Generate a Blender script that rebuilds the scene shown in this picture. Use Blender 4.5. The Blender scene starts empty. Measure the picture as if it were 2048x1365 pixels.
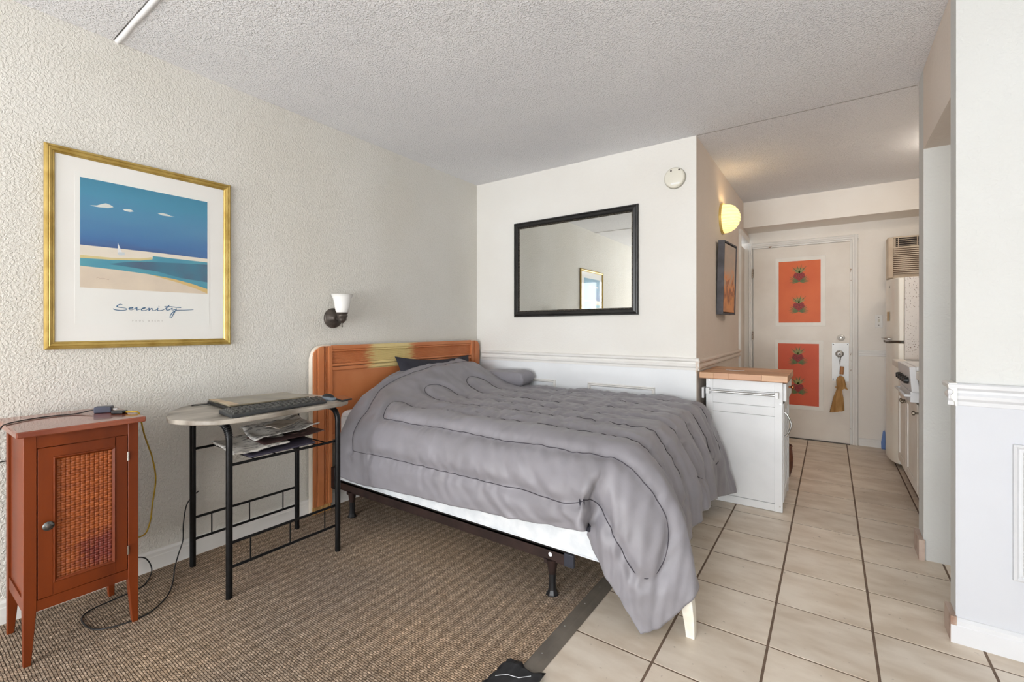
import bpy, bmesh, math, random
import numpy as np
from mathutils import Vector, Matrix, noise as mnoise
random.seed(7)
sc = bpy.context.scene
COL = sc.collection
H, YB, XP, YD, XR = 2.528, 3.324, 1.962, 5.79, 3.118   # ceiling, back wall, partition, entry wall, right wall

def lin(c):
    c = c / 255.0
    return c / 12.92 if c <= 0.04045 else ((c + 0.055) / 1.055) ** 2.4
def rgb(r, g, b): return (lin(r), lin(g), lin(b), 1.0)

# ------------------------------------------------------------------ camera
cam = bpy.data.cameras.new('camera')
cam.sensor_width = 36.0
cam.lens = 911.1 / 2048 * 36.0
cam.shift_y = (653.9 - 682.5) / 2048
cam.clip_start = 0.02
co = bpy.data.objects.new('camera', cam); COL.objects.link(co)
co.location = (2.725, 0.0, 1.2)
co.rotation_euler = (math.radians(90), 0, math.radians(34.948))
sc.camera = co
# ------------------------------------------------------------------ world and daylight
wd = bpy.data.worlds.new('sky'); sc.world = wd; wd.use_nodes = True
nt = wd.node_tree; nt.nodes.clear()
wo = nt.nodes.new('ShaderNodeOutputWorld'); bg = nt.nodes.new('ShaderNodeBackground')
bg.inputs['Color'].default_value = (0.86, 0.93, 1.0, 1); bg.inputs['Strength'].default_value = 3.0
nt.links.new(bg.outputs[0], wo.inputs[0])
def area(name, loc, rot, sx, sy, power, col):
    l = bpy.data.lights.new(name, 'AREA'); l.shape = 'RECTANGLE'; l.size = sx; l.size_y = sy
    l.energy = power; l.color = col
    o = bpy.data.objects.new(name, l); COL.objects.link(o); o.location = loc; o.rotation_euler = rot
    return o
# daylight coming through the glazed balcony doors behind the camera
area('window_daylight', (2.1, -4.3, 1.3), (math.radians(90), 0, 0), 4.2, 2.3, 300, (0.955, 0.98, 1.0))
# upward fill light added outside the same doors to brighten the ceiling
area('ceiling_fill', (2.1, -4.75, 0.25), (math.radians(122), 0, 0), 4.2, 0.9, 170, (1.0, 0.985, 0.96))
vs = sc.view_settings
vs.view_transform = 'Standard'; vs.look = 'None'; vs.exposure = -0.27; vs.gamma = 1.0
vs.use_curve_mapping = False
sc.cycles.max_bounces = 7; sc.cycles.diffuse_bounces = 4; sc.cycles.adaptive_threshold = 0.08
sc.cycles.use_light_tree = False; sc.cycles.caustics_reflective = False; sc.cycles.caustics_refractive = False

# ------------------------------------------------------------------ materials
MATS = {}
def mat(name, col, rough=0.6, metal=0.0, col2=None, nscale=6.0, ndetail=4.0, bump=0.0, bscale=60.0,
        bdist=0.002, spec=0.5, coords='Object', stretch=(1, 1, 1), lo=0.35, hi=0.65, coat=0.0, sheen=0.0, emis=None, estr=0.0):
    if name in MATS: return MATS[name]
    m = bpy.data.materials.new(name); m.use_nodes = True
    n = m.node_tree.nodes; L = m.node_tree.links
    b = n['Principled BSDF']
    b.inputs['Roughness'].default_value = rough; b.inputs['Metallic'].default_value = metal
    b.inputs['Specular IOR Level'].default_value = spec
    b.inputs['Coat Weight'].default_value = coat; b.inputs['Sheen Weight'].default_value = sheen
    if emis: b.inputs['Emission Color'].default_value = emis; b.inputs['Emission Strength'].default_value = estr
    tc = n.new('ShaderNodeTexCoord'); mp = n.new('ShaderNodeMapping')
    mp.inputs['Scale'].default_value = stretch
    L.new(tc.outputs[coords], mp.inputs[0])
    if col2 is None: col2 = tuple(c * 0.93 for c in col[:3]) + (1,)
    nz = n.new('ShaderNodeTexNoise'); nz.inputs['Scale'].default_value = nscale; nz.inputs['Detail'].default_value = ndetail
    L.new(mp.outputs[0], nz.inputs['Vector'])
    r = n.new('ShaderNodeValToRGB'); r.color_ramp.elements[0].position = lo; r.color_ramp.elements[1].position = hi
    r.color_ramp.elements[0].color = col2; r.color_ramp.elements[1].color = col
    L.new(nz.outputs['Fac'], r.inputs[0]); L.new(r.outputs[0], b.inputs['Base Color'])
    if bump:
        bz = n.new('ShaderNodeTexNoise'); bz.inputs['Scale'].default_value = bscale; bz.inputs['Detail'].default_value = 3
        L.new(mp.outputs[0], bz.inputs['Vector'])
        bp = n.new('ShaderNodeBump'); bp.inputs['Strength'].default_value = bump; bp.inputs['Distance'].default_value = bdist
        L.new(bz.outputs['Fac'], bp.inputs['Height']); L.new(bp.outputs[0], b.inputs['Normal'])
    MATS[name] = m
    return m
def nodes(m): return m.node_tree.nodes, m.node_tree.links, m.node_tree.nodes['Principled BSDF']

def textured_plaster(name, col, col2, scale, dist, lo, hi, strength=1.0):
    m = mat(name, col, 0.85, col2=col2, nscale=1.6, ndetail=3)
    n, L, b = nodes(m)
    tc = n.new('ShaderNodeTexCoord')
    nz = n.new('ShaderNodeTexNoise'); nz.inputs['Scale'].default_value = scale; nz.inputs['Detail'].default_value = 2.5
    nz.inputs['Distortion'].default_value = 0.6
    L.new(tc.outputs['Object'], nz.inputs['Vector'])
    r = n.new('ShaderNodeMapRange'); r.inputs['From Min'].default_value = lo; r.inputs['From Max'].default_value = hi
    L.new(nz.outputs['Fac'], r.inputs['Value'])
    bp = n.new('ShaderNodeBump'); bp.inputs['Strength'].default_value = strength; bp.inputs['Distance'].default_value = dist
    L.new(r.outputs[0], bp.inputs['Height']); L.new(bp.outputs[0], b.inputs['Normal'])
    return m
M_wall_l = textured_plaster('plaster_left', rgb(226, 223, 216), rgb(221, 217, 208), 100, 0.0015, 0.42, 0.62)
M_wall_b = textured_plaster('plaster_back', rgb(233, 231, 226), rgb(229, 226, 220), 60, 0.0005, 0.40, 0.62)
M_wall_p = textured_plaster('plaster_partition', rgb(228, 216, 205), rgb(221, 208, 196), 60, 0.0007, 0.40, 0.62)
M_wall_e = textured_plaster('plaster_entry', rgb(243, 238, 231), rgb(236, 229, 220), 40, 0.0005, 0.40, 0.62)
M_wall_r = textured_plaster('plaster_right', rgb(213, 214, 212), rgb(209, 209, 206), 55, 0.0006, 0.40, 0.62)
M_ceil = textured_plaster('popcorn_ceiling', rgb(247, 247, 249), rgb(242, 242, 245), 110, 0.004, 0.45, 0.68)
M_white = mat('white_paint', rgb(220, 221, 224), 0.45, col2=rgb(215, 216, 219), nscale=4, bump=0.15, bscale=30)
M_trim = mat('trim_paint', rgb(236, 234, 230), 0.5, col2=rgb(231, 228, 223), nscale=5)
M_trimworn = mat('worn_trim_paint', rgb(233, 231, 226), 0.6, col2=rgb(150, 118, 92), nscale=22, lo=0.30, hi=0.37)
M_door = mat('door_paint', rgb(233, 226, 216), 0.5, col2=rgb(222, 213, 202), nscale=3)
M_black = mat('black_metal', rgb(30, 30, 31), 0.38, 0.6, col2=rgb(22, 22, 23), nscale=30)
M_blackpl = mat('black_plastic', rgb(28, 28, 30), 0.4, col2=rgb(22, 22, 24))
M_chrome = mat('chrome', rgb(205, 205, 205), 0.15, 1.0)
M_steel = mat('brushed_steel', rgb(200, 200, 198), 0.3, 0.9, col2=rgb(185, 185, 182), nscale=12)
M_bronze = mat('dark_bronze', rgb(92, 84, 78), 0.42, 0.5, col2=rgb(70, 63, 58), nscale=30)
M_railm = mat('brown_angle_iron', rgb(62, 46, 42), 0.5, 0.4, col2=rgb(48, 36, 33), nscale=14)

# ------------------------------------------------------------------ geometry helpers
ORI = {}
class MB:
    def __init__(s): s.v = []; s.f = []
    def add(s, vs, fs):
        o = len(s.v); s.v += [tuple(map(float, p)) for p in vs]; s.f += [tuple(i + o for i in f) for f in fs]; return s
    def box(s, x0, x1, y0, y1, z0, z1):
        v = [(x, y, z) for z in (z0, z1) for y in (y0, y1) for x in (x0, x1)]
        return s.add(v, [(0, 2, 3, 1), (4, 5, 7, 6), (0, 1, 5, 4), (2, 6, 7, 3), (0, 4, 6, 2), (1, 3, 7, 5)])
    def hexa(s, b, t):   # bottom and top quads (ccw from above)
        return s.add(list(b) + list(t), [(3, 2, 1, 0), (4, 5, 6, 7), (0, 1, 5, 4), (1, 2, 6, 5), (2, 3, 7, 6), (3, 0, 4, 7)])
    def prism(s, poly, axis, d0, d1):
        # poly in the two remaining axes (in order x,y,z), extruded along axis
        def P(p, d):
            q = list(p); q.insert(axis, d); return q
        n = len(poly); v = [P(p, d0) for p in poly] + [P(p, d1) for p in poly]
        f = [tuple(range(n))[::-1], tuple(range(n, 2 * n))] + [(i, (i + 1) % n, n + (i + 1) % n, n + i) for i in range(n)]
        return s.add(v, f)
    def tube(s, pts, r, n=10, caps=True):
        pts = [Vector(p) for p in pts]; m = len(pts)
        rr = r if isinstance(r, (list, tuple)) else [r] * m
        T = []
        for i in range(m):
            d = (pts[min(i + 1, m - 1)] - pts[max(i - 1, 0)]); T.append(d.normalized() if d.length > 1e-9 else Vector((0, 0, 1)))
        a = Vector((0, 0, 1)) if abs(T[0].z) < 0.9 else Vector((1, 0, 0))
        N = (a - T[0] * a.dot(T[0])).normalized(); v = []; f = []
        for i in range(m):
            N = (N - T[i] * N.dot(T[i])); N = N.normalized() if N.length > 1e-6 else T[i].orthogonal().normalized()
            B = T[i].cross(N)
            for k in range(n):
                t = 2 * math.pi * k / n; v.append(pts[i] + (N * math.cos(t) + B * math.sin(t)) * rr[i])
        for i in range(m - 1):
            for k in range(n):
                k2 = (k + 1) % n; f.append((i * n + k, i * n + k2, (i + 1) * n + k2, (i + 1) * n + k))
        if caps: f.append(tuple(range(n))[::-1]); f.append(tuple(range((m - 1) * n, m * n)))
        return s.add(v, f)
    def lathe(s, prof, c, axis=2, n=28, sgn=1):
        # prof: (radius, height) ; revolve round axis through c
        v = []; f = []
        for r, h in prof:
            for k in range(n):
                t = 2 * math.pi * k / n; p = [0, 0, 0]
                p[axis] = c[axis] + sgn * h; p[(axis + 1) % 3] = c[(axis + 1) % 3] + r * math.cos(t); p[(axis + 2) % 3] = c[(axis + 2) % 3] + r * math.sin(t)
                v.append(p)
        m = len(prof)
        for i in range(m - 1):
            for k in range(n):
                k2 = (k + 1) % n; f.append((i * n + k, i * n + k2, (i + 1) * n + k2, (i + 1) * n + k))
        if prof[0][0] > 1e-5: f.append(tuple(range(n))[::-1])
        if prof[-1][0] > 1e-5: f.append(tuple(range((m - 1) * n, m * n)))
        return s.add(v, f)
    def grid(s, P):
        nu, nv = len(P), len(P[0]); v = [p for row in P for p in row]
        f = [(i * nv + j, (i + 1) * nv + j, (i + 1) * nv + j + 1, i * nv + j + 1) for i in range(nu - 1) for j in range(nv - 1)]
        return s.add(v, f)
    def build(s, name, m, parent=None, smooth=False, bev=0.0, origin=None, seg=2, angle=35):
        if parent is not None: o0 = ORI[parent]
        elif origin is not None: o0 = Vector(origin)
        else:
            a = np.array(s.v); o0 = Vector(((a[:, 0].min() + a[:, 0].max()) / 2, (a[:, 1].min() + a[:, 1].max()) / 2, a[:, 2].min()))
        me = bpy.data.meshes.new(name)
        me.from_pydata([(p[0] - o0.x, p[1] - o0.y, p[2] - o0.z) for p in s.v], [], s.f)
        bm = bmesh.new(); bm.from_mesh(me); bmesh.ops.remove_doubles(bm, verts=bm.verts, dist=1e-6)
        bmesh.ops.recalc_face_normals(bm, faces=bm.faces); bm.to_mesh(me); bm.free()
        if smooth:
            me.polygons.foreach_set('use_smooth', [True] * len(me.polygons))
            me.set_sharp_from_angle(angle=math.radians(50))
        ob = bpy.data.objects.new(name, me); COL.objects.link(ob)
        if m: me.materials.append(m)
        if parent is not None: ob.parent = parent
        else: ob.location = o0
        ORI[ob] = o0
        if bev:
            b = ob.modifiers.new('bevel', 'BEVEL'); b.width = bev; b.segments = seg; b.limit_method = 'ANGLE'; b.angle_limit = math.radians(angle)
        return ob
def box(*a): return MB().box(*a)
def struct(o, parent=None):
    o['kind'] = 'structure'; return o
def tag(o, label, cat, group=None):
    o['label'] = label; o['category'] = cat
    if group: o['group'] = group
    return o
def thing(name, loc, label, cat, group=None):
    o = bpy.data.objects.new(name, None); COL.objects.link(o); o.location = loc; o.empty_display_size = 0.05
    ORI[o] = Vector(loc); return tag(o, label, cat, group)
def sbase(name, loc):
    o = bpy.data.objects.new(name, None); COL.objects.link(o); o.location = loc; ORI[o] = Vector(loc); o['kind'] = 'structure'; return o
def clone(src, parent, dloc, name=None):   # a piece that shares mesh data, moved by dloc (parent must share origin)
    o = src.copy(); COL.objects.link(o); o.parent = parent; o.location = Vector(src.location) + Vector(dloc); ORI[o] = ORI[src]
    return o
def spline(pts, n=8, closed=False):
    P = [Vector(p) for p in pts]; m = len(P); out = []
    rng = range(m if closed else m - 1)
    for i in rng:
        g = (lambda k: P[k % m]) if closed else (lambda k: P[max(0, min(m - 1, k))])
        p0, p1, p2, p3 = g(i - 1), g(i), g(i + 1), g(i + 2)
        for k in range(n):
            t = k / n
            out.append(0.5 * ((2 * p1) + (p2 - p0) * t + (2 * p0 - 5 * p1 + 4 * p2 - p3) * t * t + (3 * p1 - p0 - 3 * p2 + p3) * t ** 3))
    if not closed: out.append(P[-1])
    return out
def ring_frame(name, parent, m, rect, prof, mapf, smooth=False):
    # mitred frame: rect=(u0,u1,v0,v1), prof=[(inset,height)], mapf(u,v,h)->xyz ; four separate rails
    u0, u1, v0, v1 = rect
    def ring(d): return [(u0 + d, v0 + d), (u1 - d, v0 + d), (u1 - d, v1 - d), (u0 + d, v1 - d)]
    out = []
    for k in range(4):
        b = MB(); A = []; B = []
        for d, h in prof:
            r = ring(d); A.append(mapf(*r[k], h)); B.append(mapf(*r[(k + 1) % 4], h))
        n = len(prof); b.add(A + B, [(i, i + 1, n + i + 1, n + i) for i in range(n - 1)] + [(n - 1, 0, n, 2 * n - 1), tuple(range(n)), tuple(range(n, 2 * n))[::-1]])
        out.append(b.build(name, m, parent, smooth))
    return out

# ================================================================== ROOM SHELL
FLOOR = struct(box(-0.1, 4.4, -4.2, 6.0, -0.08, -0.0012).build('floor', mat('grout', rgb(126, 106, 90), 0.9, col2=rgb(110, 90, 75), nscale=30), origin=(0, 0, 0)))
M_tile = mat('ceramic_tile', rgb(238, 226, 210), 0.42, col2=rgb(216, 200, 180), nscale=5, ndetail=6, stretch=(1.0, 2.2, 1), spec=0.4)
def tile_nodes(m):
    n, L, b = nodes(m)
    oi = n.new('ShaderNodeObjectInfo'); tc = n.new('ShaderNodeTexCoord'); ad = n.new('ShaderNodeVectorMath'); ad.operation = 'ADD'
    ml = n.new('ShaderNodeVectorMath'); ml.operation = 'SCALE'; ml.inputs['Scale'].default_value = 37.0
    cb = n.new('ShaderNodeCombineXYZ')
    for i in range(3): L.new(oi.outputs['Random'], cb.inputs[i])
    L.new(cb.outputs[0], ml.inputs[0]); L.new(tc.outputs['Object'], ad.inputs[0]); L.new(ml.outputs[0], ad.inputs[1])
    for x in n:
        if x.type == 'MAPPING': L.new(ad.outputs[0], x.inputs[0])
    # slight tone difference from tile to tile, small dirt specks
    mr = n.new('ShaderNodeMapRange'); mr.inputs['To Min'].default_value = 0.92; mr.inputs['To Max'].default_value = 1.05
    L.new(oi.outputs['Random'], mr.inputs['Value'])
    src = b.inputs['Base Color'].links[0].from_socket
    mx = n.new('ShaderNodeVectorMath'); mx.operation = 'SCALE'; L.new(src, mx.inputs[0]); L.new(mr.outputs[0], mx.inputs['Scale'])
    nz = n.new('ShaderNodeTexNoise'); nz.inputs['Scale'].default_value = 38; nz.inputs['Detail'].default_value = 2; L.new(ad.outputs[0], nz.inputs['Vector'])
    rp = n.new('ShaderNodeValToRGB'); rp.color_ramp.elements[0].position = 0.70; rp.color_ramp.elements[1].position = 0.78
    rp.color_ramp.elements[0].color = (0, 0, 0, 1); rp.color_ramp.elements[1].color = (0.45, 0.45, 0.45, 1); L.new(nz.outputs['Fac'], rp.inputs[0])
    mm = n.new('ShaderNodeMix'); mm.data_type = 'RGBA'; L.new(rp.outputs[0], mm.inputs['Factor']); L.new(mx.outputs[0], mm.inputs[6]); mm.inputs[7].default_value = rgb(120, 98, 76)
    L.new(mm.outputs[2], b.inputs['Base Color'])
tile_nodes(M_tile)
xs = [1.872, 2.202, 2.532, 2.862, 3.192, 3.522, 3.852]
y0 = 1.622 - 0.3302 * 12
first = None; k = 0
gx, gy = 0.0045, 0.0036
for i in range(len(xs) - 1):
    y = y0
    while y < YD:
        ye = min(y + 0.3302, YD - 0.002)
        if xs[i] > 3.19 and (y > 3.0 and xs[i] > 3.3): y += 0.3302; continue
        if abs(ye - y - 0.3302) < 0.01:
            if first is None:
                first = box(xs[0] + gx, xs[1] - gx, y0 + gy, y0 + 0.3302 - gy, -0.012, 0.0).build('tile', M_tile, FLOOR, bev=0.0006, seg=1)
                # move the origin to the tile so that each copy is placed by its location
                for v in first.data.vertices: v.co.x -= xs[0]; v.co.y -= y0
                first.location = (xs[0], y0, 0); ORI[first] = Vector((0, 0, 0))
            else:
                c = first.copy(); COL.objects.link(c); c.parent = FLOOR; c.location = (xs[i], y, random.uniform(-0.0003, 0.0002)); ORI[c] = ORI[first]
        elif ye - y > 0.03:
            c = box(xs[i] + gx, xs[i + 1] - gx, y + gy, ye - gy, -0.012, 0.0).build('tile', M_tile, FLOOR, bev=0.0006, seg=1)
        y += 0.3302
# carpet
M_carpet = mat('woven_carpet', rgb(190, 164, 138), 0.95, spec=0.15)
def carpet_nodes(m):
    n, L, b = nodes(m)
    tc = n.new('ShaderNodeTexCoord')
    mp = n.new('ShaderNodeMapping'); mp.inputs['Scale'].default_value = (1, 1, 1); L.new(tc.outputs['Object'], mp.inputs[0])
    wz = n.new('ShaderNodeTexNoise'); wz.inputs['Scale'].default_value = 40; wz.inputs['Detail'].default_value = 2; L.new(mp.outputs[0], wz.inputs['Vector'])
    ws = n.new('ShaderNodeVectorMath'); ws.operation = 'SCALE'; ws.inputs['Scale'].default_value = 0.006; L.new(wz.outputs['Color'], ws.inputs[0])
    wa = n.new('ShaderNodeVectorMath'); wa.operation = 'ADD'; L.new(mp.outputs[0], wa.inputs[0]); L.new(ws.outputs[0], wa.inputs[1])
    br = n.new('ShaderNodeTexBrick'); br.inputs['Scale'].default_value = 1.0
    br.inputs['Brick Width'].default_value = 0.019; br.inputs['Row Height'].default_value = 0.0085
    br.inputs['Mortar Size'].default_value = 0.0016; br.inputs['Mortar Smooth'].default_value = 0.9; br.inputs['Bias'].default_value = -0.1
    br.inputs['Color1'].default_value = rgb(240, 222, 202); br.inputs['Color2'].default_value = rgb(206, 186, 164); br.inputs['Mortar'].default_value = rgb(112, 94, 80)
    L.new(wa.outputs[0], br.inputs['Vector'])
    # broad colour bands of the weave and grey, worn pile
    n2 = n.new('ShaderNodeTexNoise'); n2.inputs['Scale'].default_value = 1.3; n2.inputs['Detail'].default_value = 5
    L.new(mp.outputs[0], n2.inputs['Vector'])
    r2 = n.new('ShaderNodeValToRGB'); r2.color_ramp.elements[0].position = 0.35; r2.color_ramp.elements[1].position = 0.65
    r2.color_ramp.elements[0].color = rgb(202, 198, 196); r2.color_ramp.elements[1].color = rgb(238, 226, 212); L.new(n2.outputs['Fac'], r2.inputs[0])
    mx = n.new('ShaderNodeMix'); mx.data_type = 'RGBA'; mx.blend_type = 'MULTIPLY'; mx.inputs['Factor'].default_value = 0.9
    L.new(br.outputs['Color'], mx.inputs[6]); L.new(r2.outputs[0], mx.inputs[7])
    sp = n.new('ShaderNodeSeparateXYZ'); L.new(wa.outputs[0], sp.inputs[0])
    sn_ = n.new('ShaderNodeMath'); sn_.operation = 'MULTIPLY'; sn_.inputs[1].default_value = 2 * math.pi / 0.052; L.new(sp.outputs['X'], sn_.inputs[0])
    s2 = n.new('ShaderNodeMath'); s2.operation = 'SINE'; L.new(sn_.outputs[0], s2.inputs[0])
    s3 = n.new('ShaderNodeMapRange'); s3.inputs['From Min'].default_value = -1; s3.inputs['To Min'].default_value = 0.80; s3.inputs['To Max'].default_value = 1.12; L.new(s2.outputs[0], s3.inputs['Value'])
    vb = n.new('ShaderNodeVectorMath'); vb.operation = 'SCALE'; L.new(mx.outputs[2], vb.inputs[0]); L.new(s3.outputs[0], vb.inputs['Scale'])
    n3 = n.new('ShaderNodeTexNoise'); n3.inputs['Scale'].default_value = 170; n3.inputs['Detail'].default_value = 3; L.new(tc.outputs['Object'], n3.inputs['Vector'])
    r3 = n.new('ShaderNodeValToRGB'); r3.color_ramp.elements[0].position = 0.3; r3.color_ramp.elements[1].position = 0.7
    r3.color_ramp.elements[0].color = (0.32, 0.30, 0.28, 1); r3.color_ramp.elements[1].color = (1.25, 1.25, 1.25, 1); L.new(n3.outputs['Fac'], r3.inputs[0])
    m2 = n.new('ShaderNodeMix'); m2.data_type = 'RGBA'; m2.blend_type = 'MULTIPLY'; m2.inputs['Factor'].default_value = 0.85
    L.new(vb.outputs[0], m2.inputs[6]); L.new(r3.outputs[0], m2.inputs[7]); L.new(m2.outputs[2], b.inputs['Base Color'])
    sb = n.new('ShaderNodeMath'); sb.operation = 'SUBTRACT'; sb.inputs[0].default_value = 1.0; L.new(br.outputs['Fac'], sb.inputs[1])
    ad = n.new('ShaderNodeMath'); ad.operation = 'ADD'; L.new(sb.outputs[0], ad.inputs[0]); L.new(n3.outputs['Fac'], ad.inputs[1])
    bp = n.new('ShaderNodeBump'); bp.inputs['Strength'].default_value = 0.9; bp.inputs['Distance'].default_value = 0.004
    L.new(ad.outputs[0], bp.inputs['Height']); L.new(bp.outputs[0], b.inputs['Normal'])
carpet_nodes(M_carpet)
tag(box(0.012, 1.85, -4.0, YB - 0.012, -0.006, 0.008).build('carpet', M_carpet, origin=(0, 0, 0)), 'brown flat-woven carpet under the bed and desk, edged by the dark strip', 'carpet')
st = thing('transition_strip', (1.872, 0.5, 0.0), 'dark grey flat strip along the carpet edge where the tiles begin', 'floor strip')
M_strip = mat('vinyl_strip', rgb(120, 112, 102), 0.5, col2=rgb(100, 93, 84), nscale=9)
MB().prism([(1.838, 0.0085), (1.842, 0.0125), (1.880, 0.0125), (1.906, 0.001), (1.838, 0.001)], 1, -3.9, 2.02).build('strip', M_strip, st, bev=0.001, seg=1)
for yy in (1.42, 1.60, 1.78, 1.93):
    MB().lathe([(0.0001, 0.0137), (0.0022, 0.0133), (0.003, 0.0125)], (1.865 + random.uniform(-.005, .005), yy, 0), 2, 10).build('nail', M_steel, st, True)
# black tape over the strip
tp = thing('duct_tape', (1.86, 1.28, 0.013), 'crumpled black tape stuck across the end of the floor strip', 'tape')
b = MB(); P = []
for i in range(15):
    row = []
    for j in range(13):
        u, v = i / 14, j / 12
        x = 1.785 + 0.145 * u + 0.012 * (v - 1) * (1 - 2 * u); y = 1.13 + 0.19 * v + 0.012 * u + (0.012 * math.sin(7 * u) if j == 12 else 0)
        z = 0.0145 + 0.006 * mnoise.noise((x * 40, y * 30, 1.0)) + 0.004 * mnoise.noise((x * 90, y * 70, 4.0)) + 0.004
        row.append((x, y, z))
    P.append(row)
o = b.grid(P).build('tape_strip', mat('black_tape', rgb(38, 38, 40), 0.35, col2=rgb(28, 28, 30), nscale=20), tp, True)
o.modifiers.new('thick', 'SOLIDIFY').thickness = 0.002
MB().tube([(1.80, 1.225, 0.0245), (1.83, 1.252, 0.0245), (1.87, 1.262, 0.0245), (1.90, 1.292, 0.0245)], 0.001, 6).build('thread', M_white, tp)

# walls
struct(box(-0.12, 0.0, -4.2, YB + 0.1, -0.05, 2.7).build('wall_left', M_wall_l, origin=(0, 0, 0)))
WB = struct(box(-0.12, XP - 0.10, YB, YB + 0.10, -0.05, 2.7).build('wall_back', M_wall_b, origin=(0, 0, 0)))
struct(MB().box(XP - 0.10, XP, YB, 5.13, -0.05, 2.7).box(XP - 0.10, XP, 5.13, YD, 2.19, 2.7).build('wall_partition', M_wall_p, origin=(0, 0, 0)))
# the partition's end face belongs to the back wall plane
WP2 = struct(box(XP - 0.10, XP + 0.0005, YB - 0.001, YB + 0.001, -0.05, 2.7).build('wall_partition_end', M_wall_b, origin=(0, 0, 0)))
WE = struct(box(XP - 0.1, 4.4, YD, YD + 0.12, -0.05, 2.7).build('wall_entry', M_wall_e, origin=(0, 0, 0)))
struct(box(XP, 3.95, 5.423, YD, 2.255, 2.7).build('wall_soffit', M_wall_e, origin=(0, 0, 0)))
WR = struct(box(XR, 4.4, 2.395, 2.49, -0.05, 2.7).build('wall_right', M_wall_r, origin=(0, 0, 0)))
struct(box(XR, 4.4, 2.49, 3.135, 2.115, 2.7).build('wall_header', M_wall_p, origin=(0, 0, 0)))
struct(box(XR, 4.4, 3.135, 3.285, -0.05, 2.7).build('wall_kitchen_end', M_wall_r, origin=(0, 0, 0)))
struct(box(3.86, 4.4, 3.285, YD, -0.05, 2.7).build('wall_kitchen', M_wall_e, origin=(0, 0, 0)))
struct(box(4.3, 4.4, -4.2, 3.2, -0.05, 2.7).build('wall_side', M_wall_r, origin=(0, 0, 0)))
# front wall behind the viewer, glazed balcony doors in it
fw = MB().box(-0.1, 0.3, -4.1, -4.0, -0.05, 2.7).box(3.95, 4.4, -4.1, -4.0, -0.05, 2.7).box(0.3, 3.95, -4.1, -4.0, 2.4, 2.7)
struct(fw.build('wall_front', M_wall_r, origin=(0, 0, 0)))
wn = sbase('window_1', (2.1, -4.05, 0.0))
for a, c in ((0.3, 0.36), (2.07, 2.15), (3.89, 3.95)): box(a, c, -4.09, -4.02, 0.0, 2.4).build('frame_post', M_white, wn)
for a, c in ((0.0, 0.07), (2.33, 2.4)): box(0.36, 3.89, -4.085, -4.025, a, c).build('frame_rail', M_white, wn)
# ceiling slabs with joints
CE = struct(box(-0.1, 4.4, -4.2, 6.0, H + 0.03, H + 0.15).build('ceiling', M_ceil, origin=(0, 0, 0)))
for a, c, dz in ((-4.05, 0.672, 0.0), (0.694, YB + 0.003, 0.0), (YB + 0.008, YD, 0.0)):
    MB().box(-0.05, 4.35, a, c, H + dz, H + 0.04).build('ceiling_panel', M_ceil, CE, bev=0.004)
MB().tube([(x, 0.688 + 0.003 * mnoise.noise((x * 6, 0, 0)), H + 0.006) for x in np.linspace(0, 4.3, 90)], [0.013 + 0.003 * mnoise.noise((x * 8, 3, 0)) for x in np.linspace(0, 4.3, 90)], 8).build('caulk_bead', mat('white_caulk', rgb(245, 245, 246), 0.5), CE, True)

box(XP, XR, YB + 0.003, YB + 0.008, H - 0.0008, H + 0.02).build('joint_filler', mat('dusty_joint', rgb(170, 166, 162), 0.9), CE)

# trims
RAIL = [(0, 0.895), (0.006, 0.897), (0.008, 0.912), (0.018, 0.922), (0.020, 0.934), (0.011, 0.944), (0.012, 0.953), (0.026, 0.963), (0.028, 0.976), (0.020, 0.981), (0, 0.982)]
def run_x(prof, x0, x1, y, sgn): return MB().add([(x0, y + sgn * o, z) for o, z in prof] + [(x1, y + sgn * o, z) for o, z in prof],
    [(i, (i + 1) % len(prof), len(prof) + (i + 1) % len(prof), len(prof) + i) for i in range(len(prof))] + [tuple(range(len(prof)))[::-1], tuple(range(len(prof), 2 * len(prof)))])
def run_y(prof, y0, y1, x, sgn):
    n = len(prof)
    return MB().add([(x + sgn * o, y0, z) for o, z in prof] + [(x + sgn * o, y1, z) for o, z in prof],
        [(i, (i + 1) % n, n + (i + 1) % n, n + i) for i in range(n)] + [tuple(range(n))[::-1], tuple(range(n, 2 * n))])
struct(run_x(RAIL, 0.07, XP + 0.022, YB, -1).build('trim_1', M_trim, origin=(0, 0, 0)))
struct(run_y([(o, z - 0.012) for o, z in RAIL], YB - 0.022, 5.10, XP, 1).build('trim_2', M_wall_p, origin=(0, 0, 0)))
RAILR = [(o * 0.95, z + 0.005) for o, z in RAIL]
struct(run_x(RAILR, XR - 0.024, 4.3, 2.395, -1).build('trim_3', M_white, origin=(0, 0, 0)))
struct(run_y(RAILR, 2.371, 2.49, XR, -1).build('trim_4', M_trim, origin=(0, 0, 0)))
struct(run_x([(0, 0.905), (0.008, 0.908), (0.008, 0.925), (0.014, 0.93), (0.014, 0.945), (0.007, 0.95), (0.007, 0.96), (0, 0.962)], 2.96, 3.3, YD, -1).build('trim_5', M_trim, origin=(0, 0, 0)))
BB = [(0, 0), (0.013, 0), (0.013, 0.066), (0.011, 0.07), (0.011, 0.085), (0.005, 0.094), (0, 0.096)]
struct(run_y([(o, z + 0.006) for o, z in BB], -4.0, YB, 0.0, 1).build('baseboard_left', M_trim, origin=(0, 0, 0)))
struct(run_x([(o, z + 0.006) for o, z in BB], 0.0, XP, YB, -1).build('baseboard_back', M_trim, origin=(0, 0, 0)))
struct(run_x([(o * 1.3, z) for o, z in BB], XR - 0.017, 4.3, 2.395, -1).build('baseboard_right', M_white, origin=(0, 0, 0)))
M_rawwood = mat('scuffed_baseboard', rgb(196, 176, 162), 0.7, col2=rgb(150, 118, 100), nscale=12, lo=0.3, hi=0.5)
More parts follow.
